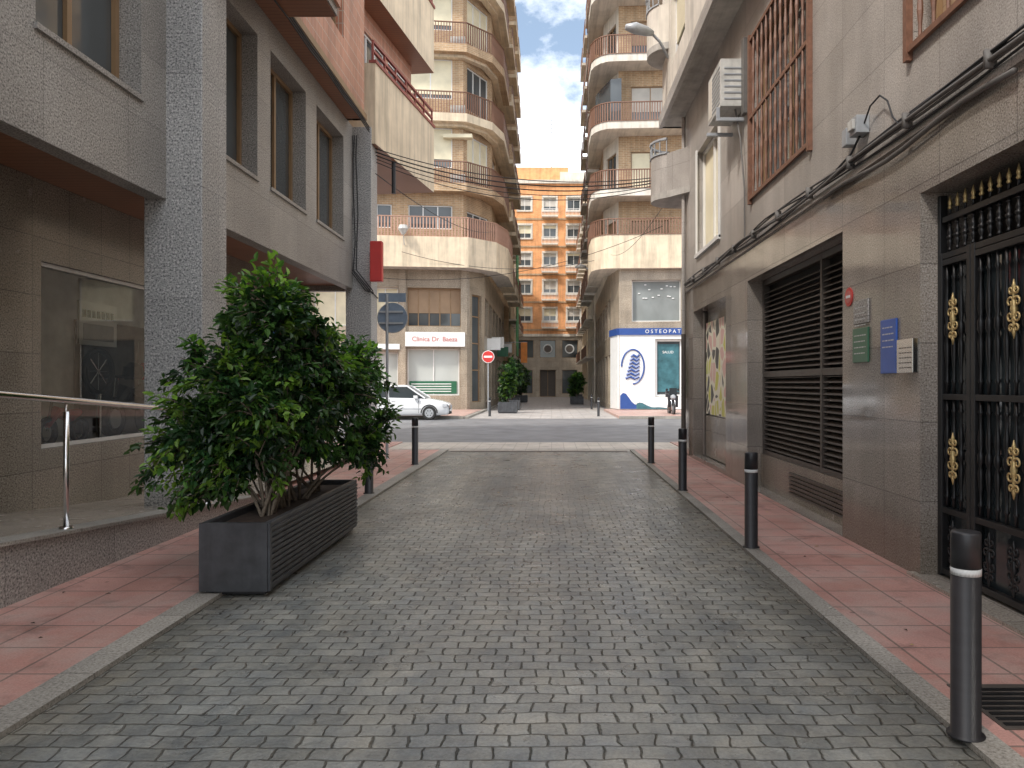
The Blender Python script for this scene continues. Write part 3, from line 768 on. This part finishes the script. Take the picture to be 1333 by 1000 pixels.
PL=empty('planter_box'); mb=MB(); planterbox(mb,-2.53,-2.04,5.52,8.05,.05,.54)
mb.build('box',PL,bevel=.006)
mb=MB()
for i in range(11):
    z=.08+i*.040
    mb.box(-2.040,-2.026,5.56,8.02,z,z+.022,'planter'); mb.box(-2.544,-2.53,5.56,8.02,z,z+.022,'planter')
mb.box(-2.04,-2.022,5.52,5.56,.05,.54,'planter'); mb.box(-2.53,-2.04,5.508,5.52,.05,.54,'planter')
mb.build('ribs',PL)
FB=empty('ficus_shrub')
ells=[(-2.45,6.7,1.55,.80,.95,.72),(-2.38,6.4,2.12,.48,.6,.5),(-2.0,7.4,1.45,.60,.75,.62),(-2.95,6.5,1.15,.46,.6,.5),(-1.85,7.4,1.15,.36,.6,.45),(-3.05,6.25,.85,.34,.45,.25),(-2.45,6.2,1.15,.6,.55,.5),(-2.2,7.5,1.75,.45,.5,.42),(-1.95,7.8,.80,.3,.35,.3),(-3.1,6.2,.60,.3,.3,.18),(-2.3,6.9,.95,.5,.8,.28),(-2.7,6.1,.75,.3,.3,.22)]
bases=[(-2.3,6.1,.46),(-2.28,6.5,.46),(-2.3,7.0,.46),(-2.28,7.5,.46),(-2.33,6.3,.46)]
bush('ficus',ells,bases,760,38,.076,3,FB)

def small_bush(x,y,h,w,seed,lit=1):
    e=empty('potted_shrub'); mb=MB(); planterbox(mb,x-.5,x+.5,y-.5,y+.5,.06,.6); mb.build('pot',e)
    bush('s',[(x,y,h*.62,w,w,h*.36),(x+.15,y,h*.8,w*.6,w*.6,h*.2),(x-.15,y,h*.4,w*.8,w*.8,h*.2)],[(x,y,.55)],110,26,.17,seed,e,lit=lit)
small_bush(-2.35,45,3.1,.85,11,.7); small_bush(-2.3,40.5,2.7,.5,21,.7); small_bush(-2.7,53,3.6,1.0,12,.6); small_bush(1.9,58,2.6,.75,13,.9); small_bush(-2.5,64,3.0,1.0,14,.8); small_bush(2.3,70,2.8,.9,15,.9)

# ---------------------------------------------------------------- far left building (clinic)
CB=empty('clinic_corner_building')
g=[(-26,40.3),(-4.6,43.0),(-3.9,44.6),(-4.0,65)]
mb=MB()
fa=F(g[0],g[1])
def UX(x): return (x+26)/(21.4)*fa.L
ops=[]
sh=dict(d=.35,rev='granFar')
ops+=[dict(sh,u=(UX(-8.0),UX(-5.15)),z=(.9,3.5),k='glassW',nx=2,fr='frameW'),
      dict(sh,u=(UX(-8.0),UX(-5.05)),z=(4.75,6.9),k='shutB',nx=5,fr='frameB',open=.35),
      dict(sh,u=(UX(-9.9),UX(-8.5)),z=(.15,3.3),k='glassW',nx=2,fr='frameW'),
      dict(sh,u=(UX(-9.9),UX(-8.5)),z=(4.9,6.9),k='shut',nx=2,fr='frameW')]
for x in (-13,-16,-19,-22,-25): ops+=[dict(sh,u=(UX(x),UX(x+2.2)),z=(.9,3.6),k='glass',fr='frameW',nx=2),dict(sh,u=(UX(x),UX(x+2.2)),z=(4.75,6.9),k='shut',nx=2)]
facade(mb,fa,0,8.2,ops,'granFar')
for x in (-8.25,-4.9,-10.3): mb.obox(fa,UX(x)-.18,UX(x)+.18,0,.12,0,8.0,'granFar')
f3=F(g[1],g[2]); facade(mb,f3,0,8.2,[dict(u=(.3,1.4),z=(.5,6.6),d=.2,k='glassF',fr='frameB',nz=[.3,.55,.8])],'granFar')
f4=F(g[2],g[3]); ops=[]
for i in range(6):
    ops+=[dict(u=(.5+i*3.2,2.9+i*3.2),z=(.5,3.3),d=.25,k='glassF' if i%2 else 'glassW',fr='frameB',nx=2),dict(u=(.5+i*3.2,2.9+i*3.2),z=(4.4,6.6),d=.25,k='glassF',fr='frameB',nx=3)]
facade(mb,f4,0,8.2,ops,'granFar')
for i,(y,z,mt) in enumerate(((46.5,3.6,'white'),(50,3.9,'frameW'),(55,3.5,'green'),(60,4.0,'white'))): mb.box(-3.9,-3.1,y,y+.15,z,z+.7,mt)
mb.build('base_walls',CB)
fl=[8.2,12.5,16.3,20.1,23.9,27.7]
g2=[(-26,40.0),(-4.9,42.6),(-3.55,45.4),(-3.5,65)]
mb=MB()
for a,b,ci in ((0,1,'f'),(1,2,'c'),(2,3,'s')):
    ff=F(g2[a],g2[b]); ops=[]
    for k,z in enumerate(fl):
        if ci=='f':
            x=ff.L-3.0
            while x>0.5:
                ops.append(dict(u=(x,x+2.4),z=(z+1.9 if k==0 else z+1.0,z+3.2),d=.12,k='glass' if k==0 else 'shut',open=rr(.0,.25),nx=3 if k==0 else 2,fr='frameW')); x-=3.3
        elif ci=='c':
            ops.append(dict(u=(.4,ff.L-.4),z=(z+1.5 if k==0 else z+.6,z+3.0),d=.12,k='glass' if k%2==0 else 'shut',nx=3,fr='frameW'))
        else:
            for i in range(5): ops.append(dict(u=(.8+i*3.8,3.0+i*3.8),z=(z+.4,z+2.8),d=.15,k='shutG' if (i+k)%2 else 'glass',nx=2,fr='frameW'))
    facade(mb,ff,8.2,32,ops,'brickF')
mb.prism([(-26,40.05),(-4.85,42.65),(-3.6,45.4),(-3.56,64.9),(-26,64.9)],31.9,32.2,'conc')
mb.box(-26,-3.6,64.7,64.95,0,31.9,'brickF')
mb.build('upper_walls',CB)
mb=MB()
base=[(-26,40.0),(-5.0,42.6),(-4.0,43.7),(-3.55,45.4),(-3.5,50)]
o1=offs(base,1.0)
strip(mb,base,o1,7.85,8.05,'cream','conc','brickF')
strip(mb,offs(base,.85),o1,8.05,9.5,'cream')
o95=offs(base,.93); railing(mb,o95,9.5,10.55,'railP',.17,.035,.05)
for k,z in enumerate(fl[1:]):
    inn=base; out=offs(base,.75)
    strip(mb,inn,out,z-.45,z,'cream' if k%2 else 'brickF')
    railing(mb,offs(base,.7),z,z+1.15,'rail',.15,.026,.05)
    strip(mb,inn,offs(base,.35),z+3.2,z+3.4,'cream')
for k,z in enumerate(fl):
    for i in range(3):
        y0=50.5+i*4.9
        mb.box(-3.5,-2.55,y0,y0+3.6,z-.25,z,'cream'); mb.box(-2.65,-2.55,y0,y0+3.6,z,z+.5,'cream' if (i+k)%2 else 'brickF')
        railing(mb,[(-2.6,y0),(-2.6,y0+3.6)],z+.5,z+1.05,'rail',.2,.02); mb.box(-3.49,-2.65,y0,y0+.1,z,z+1.0,'brickF')
rnd=random.Random(9)
for k,z in enumerate(fl[1:]):
    for x in (-6.1,-9.6,-13.0):
        q=fa.p(UX(x),1.0,0)
        if rnd.random()<.5: mb.box(q[0],q[0]+1.6,q[1]+.4,q[1]+.9,z+2.6,z+2.8,'shut')
        if rnd.random()<.6: mb.box(q[0]+.4,q[0]+1.2,q[1]+.5,q[1]+.8,z+.0,z+.6,'acw')
mb.build('balconies',CB)
mb=MB(); mb.obox(fa,UX(-8.1),UX(-4.85),.13,.22,3.62,4.42,'white'); mb.obox(fa,UX(-7.9),UX(-5.3),-.32,-.30,1.0,1.7,'green'); 
for i in range(4): mb.obox(fa,UX(-7.8),UX(-5.6),-.298,-.29,1.1+i*.14,1.15+i*.14,'white')
mb.obox(fa,UX(-10.4),UX(-8.4),.10,.2,3.45,3.75,'white')
mb.build('clinic_sign_board',CB)
q=fa.p(UX(-6.5),.23,4.02); text('Clínica Dr. Baeza','clinic_lettering',q,.36,'redt',CB,rot=(math.pi/2,0,math.atan2(fa.t.y,fa.t.x)))
mb=MB(); mb.cyl((-7.9,42.0,7.9),(-7.9,41.5,9.0),.03,'grey'); mb.tube([(-7.9,41.2,9.0),(-7.9,40.9,9.6)],.02,'grey'); mb.tube([(-7.9,40.9,9.5),(-7.9,40.9,9.8),(-7.9,40.9,10.0)],[.08,.28,.22],'acw',12)
e=empty('wall_lantern'); mb.build('lantern',e)

def alleyhouse(name,x0,x1,y0,y1,h,side,wall,n=4):
    e=empty(name); mb=MB(); 
    xs=x1 if side<0 else x0
    ff=F((xs,y0),(xs,y1),out=1 if side<0 else -1); ops=[]
    nf=int(h/3.2)
    for k in range(nf):
        for i in range(n):
            w=(y1-y0)/n; ops.append(dict(u=(w*i+.25*w,w*i+.75*w),z=(k*3.2+ (.4 if k==0 else 1.0),k*3.2+2.6),d=.15,k='glass' if k==0 else ['shutG','shut','glass'][(i+k)%3],nx=2))
    facade(mb,ff,0,h,ops,wall); ft=F((x0,y0),(x1,y0)); facade(mb,ft,0,h,[],wall); mb.box(x0-.1,x1+.1,y0-.1,y1,h,h+.3,'conc')
    for k in range(1,nf):
        for i in range(n):
            w=(y1-y0)/n; a=y0+w*i+.15*w; b=y0+w*i+.85*w; s=1 if side<0 else -1
            xa,xb=sorted((xs,xs+s*.7)); mb.box(xa,xb,a,b,k*3.2+.55,k*3.2+.7,'cream2'); railing(mb,[(xs+s*.67,a),(xs+s*.67,b)],k*3.2+.7,k*3.2+1.6,'rail',.25,.02)
    mb.build('walls',e); return e
alleyhouse('cream_townhouse',-20,-3.7,65.2,76,19,-1,'cream')
alleyhouse('green_netted_house',-20,-3.9,76.2,88,15,-1,'cream2')
mb=MB(); mb.box(-3.05,-2.95,66,69,4,13,'greens'); mb.build('green_safety_net')
mb=MB(); mb.box(-2.4,-1.9,60,60.08,3.2,4.8,'orange'); mb.cyl((-3.9,60.04,4.8),(-1.9,60.04,4.8),.03,'grey'); mb.build('orange_banner')
alleyhouse('pale_townhouse',3.6,20,65.2,76,20,1,'cream2')
alleyhouse('cream_townhouse',3.5,20,76.2,88,22,1,'cream')

# ---------------------------------------------------------------- far right building (osteopathy)
OB=empty('osteopathy_corner_building')
mb=MB(); g=[(3.7,65),(3.45,44.4),(3.75,42.6),(24,41.2)]
fs=F(g[1],g[0],out=-1); ops=[]
for i in range(6): ops+=[dict(u=(.6+i*3.2,2.9+i*3.2),z=(.3,3.3),d=.25,k='glassF' if i%2 else 'glassW',fr='frameB',nx=2),dict(u=(.6+i*3.2,2.9+i*3.2),z=(4.4,6.6),d=.25,k='glassF',fr='frameB',nx=2)]
facade(mb,fs,0,8.2,ops,'granFar')
fc=F(g[1],g[2]); facade(mb,fc,0,8.2,[],'granFar')
fo=F(g[2],g[3])
facade(mb,fo,0,8.2,[dict(u=(.7,3.4),z=(5.0,7.3),d=.3,k='glassM',fr='frameW',nx=1),dict(u=(2.0,3.45),z=(.85,4.0),d=.2,k='glass',fr='white',rev='white',fw=.1),
  dict(u=(4.2,6.6),z=(5.0,7.3),d=.3,k='glassM'),dict(u=(4.2,6.6),z=(.5,4),d=.3,k='glass'),dict(u=(8,11),z=(.5,4),d=.3,k='glass'),dict(u=(8,11),z=(5,7.3),d=.3,k='shut')],'granFar')
mb.build('base_walls',OB)
mb=MB()
mb.obox(fo,.02,1.98,.005,.08,.15,4.25,'white'); mb.obox(fo,3.47,4.1,.005,.08,.15,4.25,'white'); mb.obox(fo,1.98,3.47,.005,.08,4.02,4.25,'white'); mb.obox(fo,1.98,3.47,.005,.08,.15,.83,'white')
mb.obox(fo,-.02,4.2,.005,.16,4.25,4.62,'bluep')
fcx=F(g[1],g[2]); mb.obox(fcx,.1,fcx.L-.01,.005,.08,.15,4.25,'white'); mb.obox(fcx,.05,fcx.L,.005,.14,4.25,4.62,'bluep')
mb.obox(fo,2.12,3.3,-.19,-.17,1.1,3.75,'teal')
pts=[]
for i in range(13):
    u=.05+i*.16; z=.16+.9*math.exp(-((u-.25)/.45)**2)+.25*math.exp(-((u-1.3)/.5)**2); pts.append((u,z))
for a,b in zip(pts[:-1],pts[1:]): mb.face([fo.p(a[0],.085,.16),fo.p(b[0],.085,.16),fo.p(b[0],.085,b[1]),fo.p(a[0],.085,a[1])],'bluep')
for a,b in zip(pts[:-1],pts[1:]): mb.face([fo.p(a[0]+.9,.09,.16),fo.p(b[0]+.9,.09,.16),fo.p(b[0]+.9,.09,.16+(b[1]-.16)*.4),fo.p(a[0]+.9,.09,.16+(a[1]-.16)*.4)],'teal')
mb.tube([fo.p(.75+.62*math.cos(t*math.pi/16),.10,2.5+.95*math.sin(t*math.pi/16)) for t in range(-8,17)],[.05]*25,'bluep',6)
for i in range(7):
    z=1.85+i*.2; mb.tube([fo.p(.35+.05*i,.10,z),fo.p(.6+.03*i,.10,z+.10),fo.p(.85+.02*i,.10,z-.02),fo.p(1.1,.10,z+.1)],.075,'bluep',6)
mb.build('shopfront',OB)
q=fo.p(2.6,.17,4.43); text('O S T E O P A T I A','shop_lettering',q,.28,'white',OB,rot=(math.pi/2,0,math.atan2(fo.t.y,fo.t.x)))
q=fo.p(2.7,-.165,3.3); text('SALUD','poster_lettering',q,.20,'white',OB,rot=(math.pi/2,0,math.atan2(fo.t.y,fo.t.x)))
mb=MB()
rnd=random.Random(4)
for i in range(14): u=rnd.uniform(.9,3.2); z=rnd.uniform(6.2,7.1); mb.obox(fo,u,u+.12,-.28,-.26,z,z+.05,'white')
mb.build('ceiling_fittings',OB)
mb=MB(); g3=[(3.2,65),(3.1,46),(3.8,43.6),(24,42.4)]
fl2=[8.2,12.1,15.8,19.5,23.2,26.9]
for (a,b,o,c) in ((g3[1],g3[0],-1,'s'),(g3[1],g3[2],1,'c'),(g3[2],g3[3],1,'f')):
    ff=F(a,b,out=o); ops=[]
    for k,z in enumerate(fl2):
        if c=='c':
            ops.append(dict(u=(.5,ff.L-.4),z=(z+.4,z+2.7),d=.15,k='shutB' if k%2==0 else 'glass',nx=2,fr='frameB',open=.5))
        else:
            for i in range(5): ops.append(dict(u=(.7+i*3.6,2.9+i*3.6),z=(z+.3,z+2.6),d=.15,k=['shutB','shut','shutG'][(i+k)%3],open=rr(0,.5),nx=2,fr='frameB'))
    facade(mb,ff,8.2,30.6,ops,'brickF' if c!='c' else 'cream2')
mb.prism([(3.25,64.9),(3.15,46),(3.85,43.65),(24,42.45),(24,64.9)],30.5,30.8,'conc')
mb.build('upper_walls',OB)
mb=MB()
for k,z in enumerate(fl2):
    outp=[(2.35,50),(2.2,45.5)]+[(3.4-1.2*math.cos(math.radians(a)),43.9-1.7*math.sin(math.radians(a))) for a in (15,35,55,75,90)]+[(8.2,41.9)]
    poly=outp+[(8.2,43.3),(3.8,43.6),(3.1,46),(3.12,50)]
    if k==0:
        mb.prism(poly,7.9,8.1,'cream','conc','cream2')
        for a,b in zip(outp[:-1],outp[1:]):
            ff=F(a,b); mb.obox(ff,0,ff.L,-.12,0,8.1,9.75,'cream')
        railing(mb,outp,9.75,10.6,'rail',.16,.03,.05)
    else:
        mb.prism(poly,z-.22,z,'cream2','conc','cream2')
        for a,b in zip(outp[:-1],outp[1:]):
            ff=F(a,b); mb.obox(ff,0,ff.L,-.1,0,z,z+.18,'cream2')
        railing(mb,outp,z+.18,z+1.2,'rail',.14,.028,.05)
    for i in range(3):
        y0=51.0+i*4.8
        mb.box(2.4,3.15,y0,y0+3.4,z-.2,z,'cream2'); railing(mb,[(2.44,y0),(2.44,y0+3.4)],z,z+1.1,'rail',.18,.02)
    if k in (2,4):
        mb.prism([(2.6,45.4),(3.3,43.0),(3.9,42.8),(3.9,45)],z+.35,z+2.8,'glassF')
mb.build('balconies',OB)

# ---------------------------------------------------------------- end building
EB=empty('orange_apartment_building'); mb=MB(); ff=F((-16,90),(16,90)); ops=[]
XS=(-13,-10,-7,-3.9,-.95,1.85,5.2,8.2,11.2)
for k in range(5):
    z=8.1+k*3.25
    for x in XS:
        ops.append(dict(u=(x+16,x+16+1.5),z=(z+.8,z+2.3),d=.2,k='shutG' if (k+int(x))%3 else 'shut',open=rr(.3,.8),nx=2,rev='white'))
facade(mb,ff,7.2,25,ops,'brickO')
for k in range(5):
    z=8.1+k*3.25
    for x in XS:
        a,b=x-.18,x+1.68
        mb.box(a,b,89.9,89.998,z+2.3,z+2.5,'cream2'); mb.box(a,b,89.88,89.998,z+.62,z+.8,'cream2')
        mb.box(a,a+.18,89.93,89.998,z+.8,z+2.3,'cream2'); mb.box(b-.18,b,89.93,89.998,z+.8,z+2.3,'cream2')
        if x in (-.95,1.85) : mb.box(x-.2,x+1.7,89.2,89.88,z-.1,z+.05,'cream2'); railing(mb,[(x-.2,89.25),(x+1.7,89.25)],z+.05,z+.8,'frameW',.15,.02)
    mb.box(-16,16,89.92,89.998,z-.32,z-.12,'brickF')
ops=[]
for x in (-6.8,-4.0,-1.4,1.2,4.2,7): ops.append(dict(u=(x+16,x+16+1.9),z=(4.6,6.7),d=.3,k='glass',fr='frameB')); 
for x in (-6.8,-4.0,1.2,4.2,7): ops.append(dict(u=(x+16,x+16+1.8),z=(.4,3.2),d=.3,k='glass',fr='frameB'))
ops.append(dict(u=(16-1.4,16+.5),z=(.05,3.2),d=.4,k='louv',fr='frameB',nx=2))
facade(mb,ff,0,7.2,ops,'granFar'); mb.box(-16,16,89.8,90,7.1,7.4,'cream2')
mb.box(-16,16,89.7,100,25,25.4,'cream2'); mb.box(-6,2,92,99,25.4,27.5,'brickO'); mb.box(1,7,91.5,99,25.4,26.8,'cream2')
for x in (-.45,2.1): mb.cyl((x,89.75,5.65),(x,89.72,5.65),.55,'band',24); mb.cyl((x,89.71,5.65),(x,89.70,5.65),.42,'louv',24)
mb.build('facade',EB)
mb=MB(); mb.cyl((.0,94,27),(.0,94,34.5),.05,'grey',8)
for i in range(4): mb.cyl((-.6,94,33.8-i*.5),(.6,94,33.8-i*.5),.03,'grey',6)
e=empty('rooftop_antenna'); mb.build('mast',e)
def block(name,x0,x1,y0,h,wall):
    e=empty(name); mb=MB(); ff=F((x0,y0),(x1,y0)); ops=[]
    for k in range(int(h/3.2)):
        x=1.0
        while x<ff.L-3: ops.append(dict(u=(x,x+2),z=(k*3.2+.8,k*3.2+2.6),d=.2,k=['shut','glass','shutG'][(k+int(x))%3],nx=2)); x+=3.4
    facade(mb,ff,0,h,ops,wall); mb.box(x0,x1,y0+.2,y0+16,h-.2,h,'conc'); mb.build('walls',e)
block('cream_apartment_block',24.5,60,41.5,22,'cream'); block('pale_apartment_block',-60,-26.5,40.2,22,'cream2')

def noentry(x,y,z):
    e=empty('no_entry_sign'); mb=MB(); mb.cyl((x,y,.1),(x,y,z+.35),.03,'grey'); mb.build('pole',e)
    mb=MB(); mb.cyl((x,y-.06,z),(x,y-.04,z),.33,'white',32); mb.cyl((x,y-.068,z),(x,y-.06,z),.30,'red',32); mb.box(x-.22,x+.22,y-.075,y-.068,z-.05,z+.05,'white'); mb.build('disc',e)
noentry(-3.35,40.6,2.98)
e=empty('wall_street_lamp'); mb=MB()
mb.tube([(2.5,16.4,8.5),(2.3,16.3,8.8),(2.1,16.2,8.95)],.03,'grey',8)
mb.tube([(2.15,16.2,8.93),(2.0,16.18,8.97),(1.75,16.1,9.0),(1.55,16.05,9.0)],[.05,.10,.12,.06],'grey',12)
mb.build('lamp',e,smooth=True)
e=empty('wall_street_lamp'); mb=MB(); mb.tube([(3.2,50.5,8.0),(2.6,50.4,8.9),(2.2,50.3,9.2)],.04,'grey',8); mb.tube([(2.25,50.3,9.2),(1.9,50.2,9.25),(1.55,50.1,9.15)],[.08,.15,.06],'acw',10); mb.build('lamp',e,smooth=True)
mb=MB()
def sag(a,b,s,r,n=24,m='cable'):
    a=Vector(a);b=Vector(b); mb.tube([a.lerp(b,i/n)-Vector((0,0,s*4*(i/n)*(1-i/n))) for i in range(n+1)],r,m,6)
for k in range(5): sag((-3.9,17.0+.02*k,6.75-.07*k),(2.9,17.2,6.25-.04*k),.42+.05*k,rr(.007,.015))
sag((-3.9,17.0,3.9),(2.5,17.3,5.1),.45,.006); sag((-3.9,17,6.2),(-3.3,45,10.5),.5,.010); sag((2.8,17.2,6.0),(3.3,44,9.0),.6,.008)
sag((-8,41,8.6),(3.3,43.2,8.7),.8,.014)
mb.build('overhead_cables',smooth=True)

# ---------------------------------------------------------------- car
def car(x,y,z=.0,name='parked_car'):
    e=empty(name,(x,y,z)); mb=MB()
    st=[(0.0,.45,.30,.62,.60),(-.08,.62,.22,.70,.66),(-.35,.80,.20,.78,.72),(-.75,.84,.19,.86,.78),(-1.15,.85,.19,.92,.80),(-1.6,.855,.19,.94,.80),(-2.6,.855,.19,.96,.80),(-3.5,.85,.19,.98,.79),(-3.95,.82,.22,.97,.74),(-4.18,.76,.28,.90,.68),(-4.25,.62,.36,.74,.60)]
    k=mb.mi('carw'); b=len(mb.v); W=.85
    rings=[]
    for (sx,w,zb,zt,wt) in st:
        zm=(zb+zt)/2
        half=[(w*.9,zb),(w,zb+.10),(w*1.005,zm),(w*.985,zt-.10),(wt,zt-.015),(wt*.5,zt+.02)]
        rings.append([(sx,W-a,c) for a,c in half]+[(sx,W+a,c) for a,c in reversed(half)])
    n=len(rings[0])
    for r in rings: mb.v+=r
    for i in range(len(rings)-1):
        for j in range(n): mb.f.append((b+i*n+j,b+i*n+(j+1)%n,b+(i+1)*n+(j+1)%n,b+(i+1)*n+j)); mb.m.append(k)
    mb.f.append(tuple(b+j for j in range(n))); mb.m.append(k); mb.f.append(tuple(b+(len(rings)-1)*n+j for j in range(n))); mb.m.append(k)
    mb.build('body',e,smooth=True)
    mb=MB()
    bz,tz=.93,1.44
    base=[(-1.0,.10),(-4.0,.12),(-4.0,1.58),(-1.0,1.60)]; top=[(-1.78,.25),(-3.72,.27),(-3.72,1.43),(-1.78,1.45)]
    B=[(p[0],p[1],bz) for p in base]; T=[(p[0],p[1],tz) for p in top]
    mb.hexa(B+T,'glass'); 
    mb.build('windows',e)
    mb=MB()
    def bar(a,b,r): mb.tube([a,b],r,'carw',6)
    for s in (0,3): bar(B[s],T[s],.035)
    for s in (1,2): bar(B[s],T[s],.06)
    bar(T[0],T[1],.04); bar(T[3],T[2],.04); bar(T[1],T[2],.04); bar(T[0],T[3],.03)
    for yy,tyy in ((.095,.245),(1.605,1.455)):
        bar((-2.55,yy,bz),(-2.6,tyy,tz),.028); bar((-3.45,yy,bz),(-3.35,tyy,tz),.03)
    mb.hexa([(-1.75,.24,tz),(-3.75,.26,tz),(-3.75,1.44,tz),(-1.75,1.46,tz),(-1.9,.4,tz+.06),(-3.6,.4,tz+.05),(-3.6,1.3,tz+.05),(-1.9,1.3,tz+.06)],'carw')
    mb.build('roof_and_pillars',e,bevel=.01)
    mb=MB()
    for wx in (-.80,-3.35):
        for (ya,yb) in ((-.015,.19),(1.51,1.715)):
            mb.tube([(wx,ya,.30),(wx,ya+.02,.30),(wx,yb-.02,.30),(wx,yb,.30)],[.27,.30,.30,.27],'rubber',28)
            yo=ya-.006 if ya<1 else yb+.006
            mb.cyl((wx,yo,.30),(wx,yo+.01*(1 if ya<1 else -1),.30),.19,'grey',20)
            for q in range(6):
                a=q*math.pi/3; mb.box(wx+.11*math.cos(a)-.02,wx+.11*math.cos(a)+.02,yo-.004,yo+.002,.30+.11*math.sin(a)-.02,.30+.11*math.sin(a)+.02,'rubber')
        mb.tube([(wx+.345*math.cos(t*math.pi/12),.0,.30+.345*math.sin(t*math.pi/12)) for t in range(13)],.025,'rubber',6)
    mb.build('wheels',e)
    mb=MB()
    mb.box(-.24,-.06,.10,.36,.56,.68,'lightw'); mb.box(-.24,-.06,1.34,1.6,.56,.68,'lightw'); mb.box(-.03,.03,.55,1.15,.36,.46,'white')
    mb.box(-.02,.012,.5,1.2,.24,.32,'rubber'); mb.box(-3.0,-1.15,-.012,.0,.46,.50,'grey')
    for sx in (-1.25,-2.5,-3.0): mb.box(sx-.006,sx+.006,-.010,.02,.30,.92,'rubber')
    mb.box(-2.42,-2.25,-.02,.0,.80,.83,'carw'); mb.box(-4.24,-4.1,.12,.3,.6,.85,'lightr')
    mb.box(-1.45,-1.28,-.13,.06,.92,1.05,'carw'); mb.build('trim',e,bevel=.008)
    return e
car(-4.42,32.75)
car(-12.0,32.75)
def moto(x,y):
    e=empty('parked_motorcycle',(x,y,.0)); mb=MB()
    for wy in (0,1.3):
        mb.tube([(0,wy+.27*math.cos(t*math.pi/12),.33+.27*math.sin(t*math.pi/12)) for t in range(25)],.055,'rubber',8)
        mb.cyl((-.03,wy,.33),(.03,wy,.33),.2,'grey',16)
    for s in (-.08,.08): mb.tube([(s,0,.33),(s,.12,.7),(s*1.2,.28,1.02)],.025,'steel')
    mb.build('wheels',e,smooth=True)
    mb=MB(); mb.tube([(0,.25,.85),(0,.45,.80),(0,.75,.72),(0,1.0,.76),(0,1.45,.86)],[.07,.16,.14,.12,.07],'black',10)
    mb.tube([(0,.2,.55),(0,.55,.42),(0,.9,.42),(0,1.1,.5)],[.1,.17,.17,.1],'louv',10)
    mb.tube([(-.34,.35,1.08),(-.15,.27,1.05),(.15,.27,1.05),(.34,.35,1.08)],.02,'black'); mb.tube([(0,.08,.85),(0,.14,.9),(0,.25,.95)],[.06,.13,.14],'grey',10)
    mb.box(-.24,.24,.15,.2,.45,1.0,'black'); mb.box(-.18,.18,.14,.16,1.0,1.35,'glass')
    mb.box(-.15,.15,1.3,1.62,.9,1.2,'black'); 
    for s in (-1,1): mb.tube([(s*.2,.3,1.05),(s*.27,.3,1.25)],.01,'black'); mb.cyl((s*.27,.29,1.27),(s*.27,.31,1.27),.06,'black',12)
    mb.build('body',e,smooth=False)
moto(5.72,36.0); moto(6.7,36.2); moto(7.7,36.4)

mb=MB()
rnd=random.Random(5)
for i in range(90):
    x=rnd.uniform(-3.6,2.7); y=rnd.uniform(3.2,14)
    if -2.6<x<-2 and 5.4<y<8.2: continue
    z=.0375 if (x<-2.38 or x>1.70) else .008
    a=rnd.uniform(0,6.28); s=rnd.uniform(.010,.026); c,sn=math.cos(a)*s,math.sin(a)*s
    mb.face([(x-c,y-sn,z),(x+sn*.45,y-c*.45,z+.006),(x+c,y+sn,z),(x-sn*.45,y+c*.45,z+.004)],rnd.choice(['soil','gold','cream2','bark']) if rnd.random()<.6 else 'soil')
mb.build('fallen_leaves')

# ---------------------------------------------------------------- light
elev=math.radians(50)
sd=Vector((.72,.69,0)).normalized()*math.cos(elev)+Vector((0,0,-math.sin(elev)))
su=bpy.data.lights.new('sun','SUN'); su.energy=3.6; su.angle=math.radians(8); su.color=(1,.94,.86)
so=bpy.data.objects.new('sun',su); COL.objects.link(so); so.rotation_euler=sd.to_track_quat('-Z','Y').to_euler(); so.location=(0,0,50)
w=bpy.data.worlds.new('World'); scene.world=w; w.use_nodes=True; t=w.node_tree
bg=t.nodes['Background']; bg.inputs[1].default_value=.15
sky=t.nodes.new('ShaderNodeTexSky'); sky.sky_type='NISHITA'; sky.sun_disc=False; sky.sun_elevation=elev
sp=-sd; sky.sun_rotation=math.atan2(sp.x,sp.y); sky.dust_density=1.0; sky.air_density=1.0
tc=t.nodes.new('ShaderNodeTexCoord'); mp=t.nodes.new('ShaderNodeMapping'); mp.inputs['Scale'].default_value=(1,1,1.6); mp.inputs['Location'].default_value=(.35,0,.1); mp.inputs['Rotation'].default_value=(0,0,math.radians(18))
t.links.new(tc.outputs['Generated'],mp.inputs[0])
nz=t.nodes.new('ShaderNodeTexNoise'); nz.inputs['Scale'].default_value=4.5; nz.inputs['Detail'].default_value=8; nz.inputs['Roughness'].default_value=.6; t.links.new(mp.outputs[0],nz.inputs[0])
cr=t.nodes.new('ShaderNodeValToRGB'); cr.color_ramp.elements[0].position=.385; cr.color_ramp.elements[1].position=.64; t.links.new(nz.outputs[0],cr.inputs[0])
hz=t.nodes.new('ShaderNodeMix'); hz.data_type='RGBA'; hz.blend_type='ADD'; hz.inputs[0].default_value=1; t.links.new(sky.outputs[0],hz.inputs[6]); hz.inputs[7].default_value=(1.5,1.8,2.0,1)
mx=t.nodes.new('ShaderNodeMix'); mx.data_type='RGBA'; t.links.new(cr.outputs[0],mx.inputs[0]); t.links.new(hz.outputs[2],mx.inputs[6]); mx.inputs[7].default_value=(20,20,20,1)
t.links.new(mx.outputs[2],bg.inputs[0])
scene.view_settings.view_transform='Standard'; scene.view_settings.look='None'; scene.view_settings.exposure=0
cd=bpy.data.cameras.new('camera'); co=bpy.data.objects.new('camera',cd); COL.objects.link(co)
co.location=(0,0,1.54); co.rotation_euler=(math.radians(90),0,0)
cd.sensor_width=36; cd.lens=27.0; cd.shift_x=-(718-666.5)/1333; cd.clip_end=2000; cd.clip_start=.05
scene.camera=co
